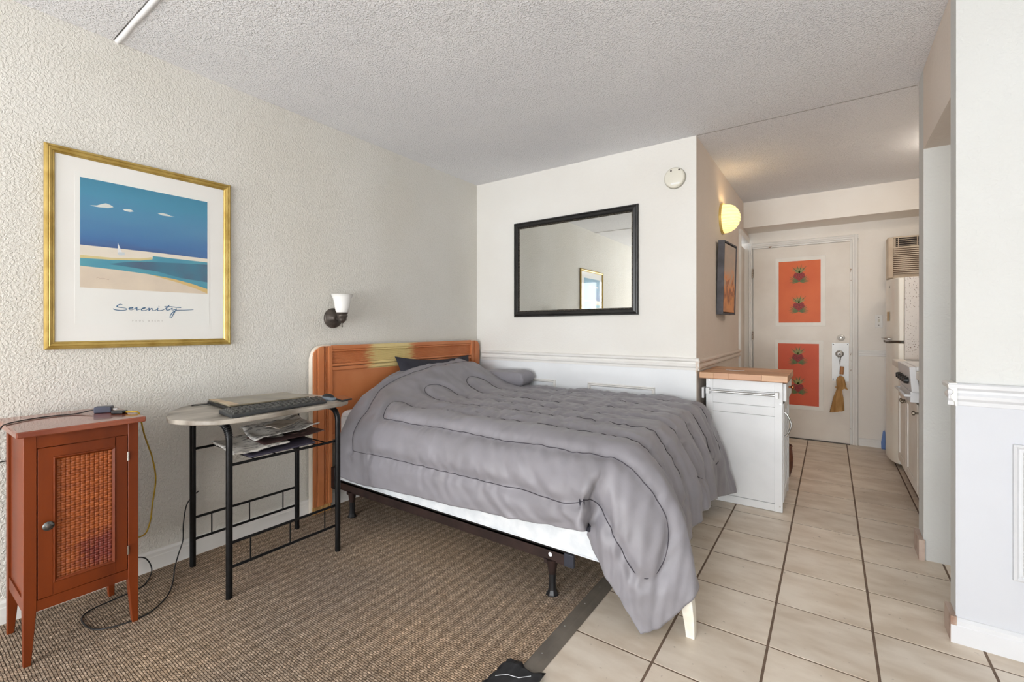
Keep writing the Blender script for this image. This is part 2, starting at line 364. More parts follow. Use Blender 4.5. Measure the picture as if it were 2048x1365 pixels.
struct(box(XR - 0.018, XR, 2.379, 2.492, 0, 0.10).build('baseboard_pier', M_rawwood, origin=(0, 0, 0)))
struct(box(XR - 0.02, XR + 0.004, 3.118, 3.288, 0, 0.105).build('baseboard_kitchen_end', M_rawwood, origin=(0, 0, 0)))
struct(run_x([(o * 1.2, z * 0.8) for o, z in BB], 2.965, 3.16, YD, -1).build('baseboard_entry', M_trim, origin=(0, 0, 0)))
M_wain = mat('wainscot_paint', rgb(234, 236, 238), 0.5, col2=rgb(230, 232, 234), nscale=4, bump=0.1, bscale=40)
box(0.0, XP + 0.0012, YB - 0.0022, YB, 0.09, 0.90).build('wainscot', M_wain, WB)
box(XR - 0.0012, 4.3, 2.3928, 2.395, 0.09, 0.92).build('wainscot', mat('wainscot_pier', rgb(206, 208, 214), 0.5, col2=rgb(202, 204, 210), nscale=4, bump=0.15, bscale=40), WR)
# wainscot panel mouldings on the back wall and right pier
PM = [(0, 0), (0, 0.014), (0.005, 0.019), (0.011, 0.011), (0.017, 0.016), (0.022, 0.009), (0.026, 0)]
for a, c in ((0.12, 0.85), (1.145, 1.678)):
    ring_frame('panel_moulding', WB, M_trim, (a, c, 0.20, 0.757), PM, lambda u, v, h: (u, YB - h, v))
ring_frame('panel_moulding', WR, M_white, (3.266, 4.2, 0.285, 0.775), [(d * 1.35, h * 1.2) for d, h in PM], lambda u, v, h: (u, 2.395 - h, v))

# entry door and casings
d1 = sbase('door_1', (2.45, YD, 0.0))
DY = YD - 0.035
box(2.017, 2.889, DY, YD - 0.002, 0.008, 2.068).build('door_panel', M_door, d1, bev=0.003)
for zz in (0.25, 1.05, 1.75):
    h = MB().tube([(2.008, DY - 0.004, zz), (2.008, DY - 0.004, zz + 0.10)], 0.008, 10)
    h.build('hinge', mat('painted_hinge', rgb(205, 196, 184), 0.5, 0.2, col2=rgb(120, 100, 84), nscale=60), d1, True)
box(2.738, 2.880, DY - 0.003, DY, 0.642, 1.033).build('lock_plate', mat('lock_plate', rgb(206, 206, 204), 0.35, 0.1, col2=rgb(196, 196, 194), nscale=5), d1, bev=0.001)
for xx, zz in ((2.75, 1.018), (2.75, 0.66), (2.868, 1.018)):
    MB().lathe([(0.0001, 0.006), (0.004, 0.005), (0.005, 0.003)], (xx, DY, zz), 1, 10, -1).build('screw', M_bronze, d1, True)
kn = MB().lathe([(0.036, 0.003), (0.036, 0.008), (0.03, 0.014), (0.014, 0.018), (0.013, 0.035), (0.024, 0.045), (0.028, 0.058), (0.024, 0.070), (0.012, 0.074), (0.0001, 0.074)], (2.802, DY, 0.921), 1, 28, -1).build('door_knob', M_steel, d1, True)
MB().lathe([(0.010, 0.074), (0.008, 0.0775), (0.0001, 0.078)], (2.802, DY, 0.921), 1, 16, -1).build('keyhole_disc', M_bronze, kn, True)
db = MB().lathe([(0.033, 0.0), (0.033, 0.008), (0.028, 0.014), (0.0001, 0.015)], (2.815, DY, 1.088), 1, 28, -1).build('deadbolt', mat('deadbolt', rgb(225, 223, 218), 0.3, 0.3), d1, True)
for dx, dz in ((-0.012, -0.002), (0.012, -0.002), (0, 0.010)):
    box(2.815 + dx - 0.003, 2.815 + dx + 0.003, DY - 0.018, DY - 0.014, 1.086 + dz, 1.094 + dz).build('bolt_mark', M_bronze, db)
cas = sbase('trim_6', (2.45, YD, 0.0))
CP = [(0, 0), (0, 0.012), (0.008, 0.020), (0.02, 0.018), (0.03, 0.024), (0.045, 0.022), (0.052, 0.016), (0.056, 0.0)]
def casing_v(x0, x1, z1, name):
    w = x1 - x0; n = len(CP)
    b = MB().add([(x0 + d / 0.056 * w, YD - h * 1.3, z) for z in (0.0, z1) for d, h in CP], [(i, i + 1, n + i + 1, n + i) for i in range(n - 1)] + [tuple(range(n))[::-1], tuple(range(n, 2 * n)), (n - 1, 0, n, 2 * n - 1)])
    return b.build(name, M_trim, cas)
casing_v(2.903, 2.957, 2.135, 'casing_post'); casing_v(1.964, 2.004, 2.135, 'casing_post')
box(2.889, 2.903, YD - 0.02, YD, 0, 2.075).build('jamb', M_trimworn, cas); box(2.004, 2.903, YD - 0.02, YD, 2.074, 2.088).build('head_jamb', M_trimworn, cas)
MB().add([(x, YD - h * 1.3, 2.088 + d * 0.9) for x in (1.964, 2.957) for d, h in CP], [(i, i + 1, 8 + i + 1, 8 + i) for i in range(7)] + [tuple(range(8))[::-1], tuple(range(8, 16)), (7, 0, 8, 15)]).build('casing_head', M_trim, cas)
box(2.017, 2.889, YD - 0.05, YD, 0.0, 0.007).build('threshold', M_bronze, cas)
# side door opening at the end of the partition
sd = sbase('door_2', (XP, 5.4, 0.0))
box(XP - 0.07, XP - 0.04, 5.21, YD, 0.005, 2.09).build('door_panel', M_door, sd)
box(XP - 0.10, XP, 5.13, 5.15, 0, 2.19).build('jamb', M_trim, sd); box(XP - 0.1, XP + 0.018, 5.10, 5.17, 0, 2.14).build('casing_post', M_trim, sd, bev=0.006)
box(XP - 0.09, XP - 0.02, 5.15, 5.21, 0, 2.14).build('stop_bead', mat('cream_jamb', rgb(228, 208, 178), 0.5), sd, bev=0.004)
MB().prism([(XP, 2.14), (XP + 0.018, 2.14), (XP + 0.018, 2.16), (XP + 0.022, 2.175), (XP + 0.024, 2.19), (XP, 2.19), (XP - 0.06, 2.19), (XP - 0.06, 2.14)], 1, 5.09, YD - 0.06).build('casing_head', M_trim, sd)

# ================================================================== PICTURE ON THE LEFT WALL
pic = thing('framed_print', (0.0, 0.807, 1.103), 'seaside print in a gold frame, lettered Serenity, above the small cabinet', 'picture')
M_gold = mat('gold_leaf', rgb(200, 172, 100), 0.36, 0.5, col2=rgb(174, 144, 72), nscale=14, bump=0.1, bscale=120, bdist=0.0005)
prof = [(0, 0.002), (0, 0.014), (0.004, 0.020), (0.010, 0.022), (0.013, 0.019), (0.016, 0.021), (0.024, 0.018), (0.026, 0.014), (0.029, 0.015), (0.033, 0.011), (0.034, 0.003)]
ring_frame('frame_rail', pic, M_gold, (0.443, 1.170, 1.103, 1.979), prof, lambda u, v, h: (h, u, v))
box(0.002, 0.008, 0.47, 1.145, 1.13, 1.955).build('mat_board', mat('mat_board', rgb(246, 245, 241), 0.7, col2=rgb(243, 241, 236), nscale=3), pic)
M_paper = mat('print_paper', rgb(245, 245, 241), 0.6, col2=rgb(242, 241, 236), nscale=3)
sheet = box(0.0078, 0.0088, 0.539, 1.068, 1.211, 1.883).build('print_sheet', M_paper, pic)
def flat(poly, x, name, m, par): return MB().prism(poly, 0, x, x + 0.0002).build(name, m, par)
sky = bpy.data.materials.new('printed_sky'); sky.use_nodes = True
n, L, b_ = nodes(sky); b_.inputs['Roughness'].default_value = 0.5
tc = n.new('ShaderNodeTexCoord'); sx = n.new('ShaderNodeSeparateXYZ'); L.new(tc.outputs['Object'], sx.inputs[0])
nz = n.new('ShaderNodeTexNoise'); nz.inputs['Scale'].default_value = 4; mpp = n.new('ShaderNodeMapping'); mpp.inputs['Scale'].default_value = (1, 1, 5)
L.new(tc.outputs['Object'], mpp.inputs[0]); L.new(mpp.outputs[0], nz.inputs['Vector'])
ma = n.new('ShaderNodeMath'); ma.operation = 'MULTIPLY_ADD'; ma.inputs[1].default_value = 0.08; L.new(nz.outputs['Fac'], ma.inputs[0]); L.new(sx.outputs['Z'], ma.inputs[2])
rp = n.new('ShaderNodeValToRGB'); e = rp.color_ramp.elements
mr = n.new('ShaderNodeMapRange'); mr.inputs['From Min'].default_value = 1.56 - 1.103 + 0.04; mr.inputs['From Max'].default_value = 1.863 - 1.103 + 0.04
L.new(ma.outputs[0], mr.inputs['Value']); L.new(mr.outputs[0], rp.inputs[0])
e[0].position = 0.0; e[0].color = rgb(72, 98, 150); e[1].position = 1.0; e[1].color = rgb(66, 138, 168)
for p, c in ((0.12, rgb(70, 118, 172)), (0.45, rgb(84, 140, 180)), (0.8, rgb(74, 146, 178))):
    q = e.new(p); q.color = c
L.new(rp.outputs[0], b_.inputs['Base Color'])
Y0, Y1 = 0.556, 1.058
PX = 0.0088
flat([(Y0, 1.56), (Y1, 1.56), (Y1, 1.863), (Y0, 1.863)], PX, 'printed_sky', sky, sheet)
flat([(Y0, 1.374), (Y1, 1.374), (Y1, 1.56), (Y0, 1.56)], PX, 'printed_shallows', mat('print_teal', rgb(96, 168, 180), 0.5, col2=rgb(74, 150, 176), nscale=5), sheet)
def cmat(nm, *c): return mat('print_' + nm, rgb(*c), 0.5)
flat([(0.653, 1.488), (0.707, 1.502), (0.797, 1.515), (0.922, 1.523), (Y1, 1.53), (Y1, 1.436), (0.937, 1.448), (0.837, 1.472), (0.707, 1.484)], PX + 0.0002, 'printed_deep_water', mat('print_deep', rgb(78, 96, 122), 0.5, col2=rgb(66, 128, 152), nscale=6), sheet)
flat([(0.556, 1.563), (0.707, 1.564), (0.865, 1.564), (Y1, 1.561), (Y1, 1.542), (0.907, 1.544), (0.82, 1.546), (0.818, 1.529), (0.771, 1.518), (0.659, 1.508), (0.556, 1.505)], PX + 0.0003, 'printed_far_sand', cmat('farsand', 240, 230, 214), sheet)
flat([(0.556, 1.518), (0.659, 1.518), (0.771, 1.528), (0.814, 1.539), (0.818, 1.529), (0.771, 1.518), (0.659, 1.508), (0.556, 1.505)], PX + 0.0005, 'printed_far_shore', cmat('yellow', 226, 208, 150), sheet)
flat([(0.556, 1.47), (0.671, 1.465), (0.797, 1.456), (0.907, 1.441), (0.989, 1.422), (Y1, 1.40), (Y1, 1.374), (0.556, 1.374)], PX + 0.0004, 'printed_near_sand', mat('print_sand', rgb(232, 216, 194), 0.5, col2=rgb(222, 206, 186), nscale=8), sheet)
flat([(0.797, 1.456), (0.907, 1.441), (0.989, 1.422), (Y1, 1.40), (Y1, 1.376), (1.004, 1.399), (0.922, 1.425)], PX + 0.0006, 'printed_near_shore', cmat('ochre', 226, 194, 128), sheet)
M_cl = cmat('cloud', 226, 228, 222)
for c in ([(0.589, 1.744), (0.612, 1.748), (0.629, 1.758), (0.644, 1.765), (0.659, 1.761), (0.671, 1.753), (0.653, 1.745), (0.623, 1.742), (0.603, 1.742)],
          [(0.704, 1.75), (0.72, 1.755), (0.735, 1.755), (0.746, 1.749), (0.732, 1.743), (0.713, 1.744)],
          [(0.839, 1.758), (0.858, 1.764), (0.879, 1.762), (0.892, 1.757), (0.912, 1.755), (0.886, 1.753), (0.858, 1.752)]):
    flat(c, PX + 0.0003, 'printed_cloud', M_cl, sheet)
flat([(0.686, 1.591), (0.702, 1.547), (0.691, 1.541), (0.686, 1.537)], PX + 0.0007, 'printed_sail', cmat('sail', 245, 246, 246), sheet)
flat([(0.685, 1.539), (0.689, 1.547), (0.712, 1.549), (0.711, 1.535), (0.692, 1.532)], PX + 0.0008, 'printed_hull', cmat('hull', 214, 222, 224), sheet)
MB().tube([(PX, a, c) for a, c in ((0.611, 1.419), (0.618, 1.425), (0.622, 1.418), (0.632, 1.421), (0.645, 1.418), (0.655, 1.416))], 0.0009, 5).build('signature', cmat('sig', 176, 140, 116), sheet)
S = [[(0.703, 1.303), (0.695, 1.305), (0.687, 1.3), (0.683, 1.294), (0.69, 1.291), (0.705, 1.289), (0.717, 1.286), (0.716, 1.279), (0.7, 1.276), (0.685, 1.277), (0.674, 1.28), (0.669, 1.283)],
     [(0.725, 1.285), (0.737, 1.287), (0.742, 1.291), (0.737, 1.292), (0.729, 1.288), (0.73, 1.281), (0.738, 1.28), (0.749, 1.286), (0.756, 1.291), (0.758, 1.289), (0.756, 1.28), (0.769, 1.284), (0.786, 1.288), (0.79, 1.292), (0.783, 1.291), (0.775, 1.283), (0.78, 1.277), (0.794, 1.28), (0.802, 1.289), (0.806, 1.29), (0.804, 1.279), (0.814, 1.289), (0.818, 1.287), (0.82, 1.279), (0.831, 1.281), (0.841, 1.292), (0.839, 1.285), (0.843, 1.279), (0.86, 1.282), (0.874, 1.294), (0.888, 1.309), (0.877, 1.293), (0.876, 1.284), (0.886, 1.284), (0.901, 1.294), (0.898, 1.286), (0.906, 1.284), (0.919, 1.291), (0.913, 1.28), (0.904, 1.262), (0.897, 1.247), (0.891, 1.245), (0.893, 1.258), (0.904, 1.274), (0.925, 1.283), (0.956, 1.285), (0.993, 1.289)],
     [(0.867, 1.301), (0.889, 1.301), (0.913, 1.299), (0.938, 1.298)], [(0.844, 1.302), (0.8452, 1.299)]]
lb = MB()
for s_ in S:
    pts = spline([(0.0088, a, c) for a, c in s_], 6)
    m_ = len(pts); lb.tube(pts, [0.0011 + 0.0009 * abs(math.sin(i * 0.09)) for i in range(m_)], 6)
lb.build('lettering', cmat('ink', 62, 108, 146), sheet)
def text_mesh(s, size, name, m, par, loc, rot, spacing=1.0):
    cu = bpy.data.curves.new(name, 'FONT'); cu.body = s; cu.size = size; cu.align_x = 'CENTER'; cu.space_character = spacing; cu.extrude = 0.0002
    to = bpy.data.objects.new(name, cu); COL.objects.link(to); dg = bpy.context.evaluated_depsgraph_get()
    me = bpy.data.meshes.new_from_object(to.evaluated_get(dg)); bpy.data.objects.remove(to)
    o = bpy.data.objects.new(name, me); COL.objects.link(o); me.materials.append(m); o.parent = par
    o.location = Vector(loc) - ORI[par]; o.rotation_euler = rot; ORI[o] = ORI[par]; return o
text_mesh('PAUL BRENT', 0.0105, 'artist_line', cmat('pale_ink', 190, 186, 178), sheet, (0.0090, 0.80, 1.225), (math.radians(90), 0, math.radians(90)), 2.3)
gl = bpy.data.materials.new('picture_glass'); gl.use_nodes = True
n, L, b_ = nodes(gl); n.remove(b_); tr = n.new('ShaderNodeBsdfTransparent'); gs = n.new('ShaderNodeBsdfGlossy'); gs.inputs['Roughness'].default_value = 0.04
lw = n.new('ShaderNodeLayerWeight'); lw.inputs['Blend'].default_value = 0.5
pw_ = n.new('ShaderNodeMath'); pw_.operation = 'POWER'; pw_.inputs[1].default_value = 4.0; L.new(lw.outputs['Facing'], pw_.inputs[0])
fr = n.new('ShaderNodeMath'); fr.operation = 'MULTIPLY_ADD'; fr.inputs[1].default_value = 0.6; fr.inputs[2].default_value = 0.03; L.new(pw_.outputs[0], fr.inputs[0]); mx = n.new('ShaderNodeMixShader')
L.new(fr.outputs[0], mx.inputs[0]); L.new(tr.outputs[0], mx.inputs[1]); L.new(gs.outputs[0], mx.inputs[2]); L.new(mx.outputs[0], n['Material Output'].inputs[0])
MB().add([(0.0110, 0.470, 1.130), (0.0110, 1.143, 1.130), (0.0110, 1.143, 1.952), (0.0110, 0.470, 1.952)], [(0, 1, 2, 3)]).build('glass_pane', gl, pic)

# ================================================================== MIRROR
mir = thing('wall_mirror', (0.995, YB, 1.287), 'rectangular wall mirror in a black beaded frame above the bed', 'mirror')
M_mf = mat('black_frame', rgb(40, 39, 38), 0.35, col2=rgb(30, 29, 29), nscale=10)
mf = lambda u, v, h: (u, YB - h, v + (u - 1.0) * 0.006)
ring_frame('frame_rail', mir, M_mf, (0.435, 1.556, 1.287, 2.112), [(0, 0.001), (0, 0.016), (0.005, 0.024), (0.012, 0.026), (0.016, 0.021), (0.020, 0.023), (0.036, 0.026), (0.043, 0.020), (0.046, 0.012), (0.046, 0.003)], mf)
ring_frame('beaded_lip', mir, mat('beaded_lip', rgb(120, 112, 100), 0.4, 0.5, col2=rgb(36, 34, 32), nscale=160, lo=0.45, hi=0.55), (0.480, 1.511, 1.332, 2.067), [(0, 0.004), (0, 0.014), (0.005, 0.016), (0.010, 0.009), (0.010, 0.004)], mf)
MB().hexa([(0.486, YB - 0.006, 1.336), (1.505, YB - 0.006, 1.342), (1.505, YB - 0.002, 1.342), (0.486, YB - 0.002, 1.336)], [(0.486, YB - 0.006, 2.058), (1.505, YB - 0.006, 2.064), (1.505, YB - 0.002, 2.064), (0.486, YB - 0.002, 2.058)]).build('mirror_glass', mat('mirror_silver', rgb(236, 238, 235), 0.0, 1.0, col2=rgb(234, 236, 233)), mir)

# ================================================================== SMOKE ALARM, LIGHT SWITCH
sm = thing('smoke_alarm', (1.821, YB, 2.185), 'round cream smoke alarm high on the wall above the bed foot', 'smoke alarm')
c = (1.821, YB, 2.255)
M_cream = mat('cream_plastic', rgb(232, 228, 214), 0.45)
MB().lathe([(0.074, 0.001), (0.074, 0.012), (0.070, 0.016)], c, 1, 40, -1).build('base_ring', mat('alarm_base', rgb(176, 172, 160), 0.5), sm, True)
MB().lathe([(0.071, 0.014), (0.071, 0.030), (0.066, 0.036), (0.058, 0.039), (0.0001, 0.040)], c, 1, 40, -1).build('cover', M_cream, sm, True)
for dx, dz in ((-0.02, 0.047), (0.035, 0.047)): MB().lathe([(0.007, 0.036), (0.006, 0.0405), (0.0001, 0.041)], (c[0] + dx, YB, c[2] + dz), 1, 12, -1).build('indicator', M_bronze, sm, True)
box(1.80, 1.86, YB - 0.0405, YB - 0.039, 2.203, 2.215).build('rating_label', M_paper, sm)
sw = thing('light_switch', (3.119, YD, 1.19), 'white toggle light switch on the wall between the door and the fridge', 'light switch')
box(3.089, 3.149, YD - 0.006, YD, 1.19, 1.319).build('face_plate', M_trim, sw, bev=0.002)
MB().hexa([(3.112, YD - 0.006, 1.246), (3.126, YD - 0.006, 1.246), (3.126, YD - 0.004, 1.246), (3.112, YD - 0.004, 1.246)], [(3.112, YD - 0.020, 1.274), (3.126, YD - 0.020, 1.274), (3.126, YD - 0.004, 1.268), (3.112, YD - 0.004, 1.268)]).build('toggle', M_cream, sw)
for zz in (1.215, 1.294): MB().lathe([(0.004, 0.006), (0.003, 0.0075), (0.0001, 0.008)], (3.119, YD, zz), 1, 10, -1).build('screw', M_bronze, sw, True)

# ================================================================== LEFT WALL SCONCE
sn = thing('wall_sconce', (0.0, 1.808, 1.19), 'unlit bronze wall sconce with an upturned white glass shade above the headboard', 'wall lamp')
MB().lathe([(0.066, 0.0), (0.066, 0.010), (0.060, 0.016), (0.048, 0.020), (0.044, 0.027), (0.030, 0.032), (0.026, 0.042), (0.014, 0.048), (0.0001, 0.049)], (0.0, 1.808, 1.257), 0, 36).build('back_plate', M_bronze, sn, True)
MB().tube(spline([(0.035, 1.808, 1.257), (0.065, 1.808, 1.250), (0.090, 1.808, 1.252), (0.102, 1.808, 1.268)], 6), 0.009, 12).build('arm', M_bronze, sn, True)
cup = MB().lathe([(0.0001, 1.222), (0.010, 1.224), (0.013, 1.232), (0.026, 1.240), (0.029, 1.262), (0.034, 1.268), (0.034, 1.276), (0.031, 1.281), (0.036, 1.287), (0.036, 1.293), (0.020, 1.294)], (0.105, 1.808, 0), 2, 32).build('socket_cup', M_bronze, sn, True)
MB().tube([(0.105, 1.808, 1.222), (0.105, 1.808, 1.208)], 0.003, 8).lathe([(0.0001, 1.196), (0.005, 1.199), (0.005, 1.206), (0.0001, 1.209)], (0.105, 1.808, 0), 2, 10).build('switch_knob', M_bronze, cup, True)
M_opal = mat('opal_glass', rgb(244, 243, 240), 0.25, col2=rgb(240, 239, 236))
nodes(M_opal)[2].inputs['Subsurface Weight'].default_value = 0.3; nodes(M_opal)[2].inputs['Subsurface Radius'].default_value = (0.03, 0.03, 0.03)
MB().lathe([(0.028, 1.284), (0.040, 1.300), (0.046, 1.325), (0.050, 1.355), (0.057, 1.385), (0.068, 1.408), (0.072, 1.411), (0.068, 1.411), (0.053, 1.385), (0.046, 1.355), (0.042, 1.325), (0.036, 1.302), (0.024, 1.288)], (0.105, 1.808, 0), 2, 40).build('glass_shade', M_opal, sn, True)

# ================================================================== LIT SHELL LAMP ON THE PARTITION
sl = thing('shell_lamp', (XP, 4.235, 2.0), 'lit yellow shell-shaped wall lamp on the hall side of the partition', 'wall lamp')
M_glow = mat('glowing_shell', rgb(250, 232, 180), 0.4, emis=rgb(255, 226, 150), estr=1.35)
n, L, b_ = nodes(M_glow); tc = n.new('ShaderNodeTexCoord'); vm = n.new('ShaderNodeVectorMath'); vm.operation = 'DISTANCE'; vm.inputs[1].default_value = (0.02, 0.0, 0.0)
L.new(tc.outputs['Object'], vm.inputs[0]); wv = n.new('ShaderNodeMath'); wv.operation = 'MULTIPLY'; wv.inputs[1].default_value = 330.0; L.new(vm.outputs['Value'], wv.inputs[0])
sn2 = n.new('ShaderNodeMath'); sn2.operation = 'SINE'; L.new(wv.outputs[0], sn2.inputs[0]); rp = n.new('ShaderNodeMapRange'); rp.inputs['From Min'].default_value = -1; rp.inputs['To Min'].default_value = 1.02; rp.inputs['To Max'].default_value = 1.55
L.new(sn2.outputs[0], rp.inputs['Value']); L.new(rp.outputs[0], b_.inputs['Emission Strength'])
P = []
for i in range(29):
    a = math.pi * i / 28; row = []
    for j in range(41):
        t = -1 + 1.82 * j / 40
        r = math.sqrt(max(0.0, 1 - t * t)); rib = 1 + 0.025 * math.cos(math.hypot(t + 1.0, 0.6 * math.sin(a)) * 38)
        row.append((XP + 0.018 + 0.125 * r * math.sin(a) * rib, 4.235 + 0.135 * r * math.cos(a) * rib, 2.125 + 0.125 * t))
    P.append(row)
MB().grid(P).build('shell_shade', M_glow, sl, True)
MB().prism([(4.235 + 0.139 * math.cos(2 * math.pi * k / 40), 2.125 + 0.129 * math.sin(2 * math.pi * k / 40)) for k in range(40)], 0, XP, XP + 0.02).build('back_rim', mat('lamp_rim', rgb(236, 204, 120), 0.4, 0.3), sl)
pl_ = bpy.data.lights.new('lamp_bulb', 'POINT'); pl_.energy = 1.6; pl_.color = (1.0, 0.80, 0.52); pl_.shadow_soft_size = 0.03
po_ = bpy.data.objects.new('lamp_bulb', pl_); COL.objects.link(po_); po_.parent = sl; po_.location = (0.055, 0, 0.18)
# ================================================================== PAINTING ON THE PARTITION
pa = thing('canvas_painting', (2.0, 4.2, 1.302), 'abstract orange canvas in a dark deep frame hanging below the shell lamp', 'painting')
def PQ(v, w, d):     # v along the wall 0..1, w up 0..1, d out from the back 0..1
    bx = XP + 0.004 + 0.014 * w + 0.03 * v; y = 3.985 + 0.395 * v
    return (bx + 0.046 * d, y + 0.045 * d * 0 + 0.012 * d, 1.302 + 0.6 * w)
M_pf = mat('slate_frame', rgb(86, 84, 90), 0.55, col2=rgb(64, 60, 64), nscale=12)
def slab(v0, v1, w0, w1, d0, d1):
    return MB().add([PQ(v, w, d) for d in (d0, d1) for w in (w0, w1) for v in (v0, v1)], [(0, 2, 3, 1), (4, 5, 7, 6), (0, 1, 5, 4), (2, 6, 7, 3), (0, 4, 6, 2), (1, 3, 7, 5)])
for a in ((0, 0.03, 0, 1), (0.97, 1, 0, 1), (0.03, 0.97, 0, 0.02), (0.03, 0.97, 0.98, 1)): slab(*a, 0, 1).build('frame_rail', M_pf, pa)
slab(0.03, 0.97, 0.02, 0.98, 0.0, 0.2).build('backing', M_blackpl, pa)
M_abs = mat('abstract_paint', rgb(214, 152, 104), 0.45, nscale=3)
n, L, b_ = nodes(M_abs)
tc = n.new('ShaderNodeTexCoord'); nz = n.new('ShaderNodeTexNoise'); nz.inputs['Scale'].default_value = 5; nz.inputs['Detail'].default_value = 8; nz.inputs['Distortion'].default_value = 1.2
L.new(tc.outputs['Object'], nz.inputs['Vector']); sx = n.new('ShaderNodeSeparateXYZ'); L.new(tc.outputs['Object'], sx.inputs[0])
ma = n.new('ShaderNodeMath'); ma.operation = 'MULTIPLY_ADD'; ma.inputs[1].default_value = 0.9; L.new(nz.outputs['Fac'], ma.inputs[0]); L.new(sx.outputs['Z'], ma.inputs[2])
rp = n.new('ShaderNodeValToRGB'); e = rp.color_ramp.elements; e[0].position = 0.38; e[0].color = rgb(206, 138, 92); e[1].position = 1.0; e[1].color = rgb(176, 160, 146)
for p, cc in ((0.52, rgb(224, 156, 100)), (0.63, rgb(150, 92, 66)), (0.68, rgb(222, 150, 96)), (0.82, rgb(190, 168, 150))):
    q = e.new(p); q.color = cc
L.new(ma.outputs[0], rp.inputs[0]); L.new(rp.outputs[0], b_.inputs['Base Color'])
slab(0.05, 0.95, 0.035, 0.965, 0.2, 0.9).build('canvas', M_abs, pa)

# ================================================================== PINEAPPLE POSTERS
M_or = mat('poster_orange', rgb(226, 110, 54), 0.55, col2=rgb(216, 98, 46), nscale=3)
M_or2 = mat('poster_redorange', rgb(216, 92, 54), 0.55, col2=rgb(206, 82, 46), nscale=3)
M_pr = mat('pineapple_red', rgb(164, 42, 36), 0.55, col2=rgb(120, 24, 26), nscale=120, lo=0.45, hi=0.55)
M_g1, M_g2 = mat('leaf_green', rgb(104, 116, 62), 0.55, col2=rgb(84, 98, 52), nscale=60), mat('leaf_pale', rgb(156, 152, 88), 0.55, col2=rgb(128, 130, 72), nscale=60)
def leaf(cx, cz, ang, ln, w, y):
    d = Vector((math.sin(ang), math.cos(ang))); p = Vector((d.y, -d.x)); o0 = Vector((cx, cz))
    q = [o0 - p * w * 0.5, o0 + d * ln * 0.55 - p * w, o0 + d * ln, o0 + d * ln * 0.55 + p * w, o0 + p * w * 0.5]
    return [(a.x, y, a.y) for a in q] + [(a.x, y - 0.0003, a.y) for a in q]
def pineapple(cx, cz, y, par):
    body = [(-0.03, 0.045), (0.03, 0.045), (0.047, 0.03), (0.054, -0.005), (0.02, -0.035), (0.0, -0.045), (-0.02, -0.035), (-0.054, -0.005), (-0.047, 0.03)]
    pb = MB().prism([(cx + a, cz + c) for a, c in body], 1, y - 0.0004, y).build('printed_pineapple', M_pr, par)
    gr, pl_ = MB(), MB(); F5 = [(0, 1, 2, 3, 4), (9, 8, 7, 6, 5)]
    for a, ln in ((-1.0, 0.078), (-0.74, 0.10), (-0.48, 0.083), (-0.22, 0.095), (0.0, 0.082), (0.24, 0.098), (0.48, 0.083), (0.72, 0.105), (1.0, 0.078)):
        (gr if ln > 0.084 else pl_).add(leaf(cx, cz + 0.035, a, ln, 0.0052, y - 0.0004 - 0.0001 * abs(a)), F5)
    for a, ln in ((-0.6, 0.05), (-0.25, 0.055), (0.1, 0.05), (0.4, 0.052), (0.75, 0.05)): pl_.add(leaf(cx, cz + 0.038, a, ln, 0.006, y - 0.0008), F5)
    for sg in (-1, 1):
        for a, ln in ((0.85, 0.10), (1.05, 0.105), (1.25, 0.10), (1.45, 0.10), (1.65, 0.095), (1.9, 0.075)): gr.add(leaf(cx, cz - 0.052, sg * a, ln * 0.98, 0.0045, y - 0.0005 - 0.0001 * a), F5)
    gr.build('printed_leaves', M_g1, pb); pl_.build('printed_crown', M_g2, pb)
for (x0, x1, z0, z1), (s0, s1, t0, t1), m_, lab, cs in (
    ((2.262, 2.642, 1.245, 1.904), (2.230, 2.686, 1.205, 1.947), M_or, 'upper orange poster with two red pineapples on the entry door', ((2.452, 1.735), (2.448, 1.415))),
    ((2.257, 2.627, 0.361, 1.019), (2.226, 2.666, 0.318, 1.057), M_or2, 'lower red-orange poster with two pineapples on the entry door, partly behind the cart', ((2.44, 0.865), (2.44, 0.545)))):
    po = thing('pineapple_poster', ((s0 + s1) / 2, DY, t0), lab, 'poster')
    box(s0, s1, DY - 0.006, DY - 0.0005, t0, t1).build('white_mount', mat('poster_white', rgb(240, 236, 228), 0.6), po, bev=0.001, seg=1)
    pr = box(x0, x1, DY - 0.0066, DY - 0.006, z0, z1).build('printed_field', m_, po)
    for cx, cz in cs: pineapple(cx, cz, DY - 0.0067, pr)

# keys and pouch hanging from the knob
kc = thing('key_pouch', (2.80, DY - 0.06, 0.33), 'tan cloth pouch on a cord with a wooden tag hanging from the door knob', 'pouch')
YK = DY - 0.04
MB().tube([(2.79, YK, 0.905), (2.800, YK - 0.003, 0.85), (2.806, YK - 0.003, 0.80), (2.808, YK - 0.003, 0.85), (2.814, YK, 0.905)], 0.0022, 6).build('cord', M_bronze, kc, True)
MB().tube([(2.822, YK, 0.795), (2.818, YK - 0.006, 0.715)], 0.017, 14).build('wooden_tag', mat('tag_wood', rgb(186, 132, 84), 0.5, col2=rgb(150, 98, 58), nscale=30, stretch=(1, 1, 0.2)), kc, True, bev=0.003)
MB().tube([(2.82, YK - 0.004, 0.718), (2.812, YK - 0.004, 0.69)], 0.004, 8).build('metal_clip', M_chrome, kc, True)
P = []
prof = [(0.70, 0.010), (0.685, 0.024), (0.66, 0.033), (0.61, 0.036), (0.575, 0.030), (0.555, 0.022), (0.53, 0.026), (0.48, 0.038), (0.42, 0.046), (0.37, 0.052), (0.335, 0.056)]
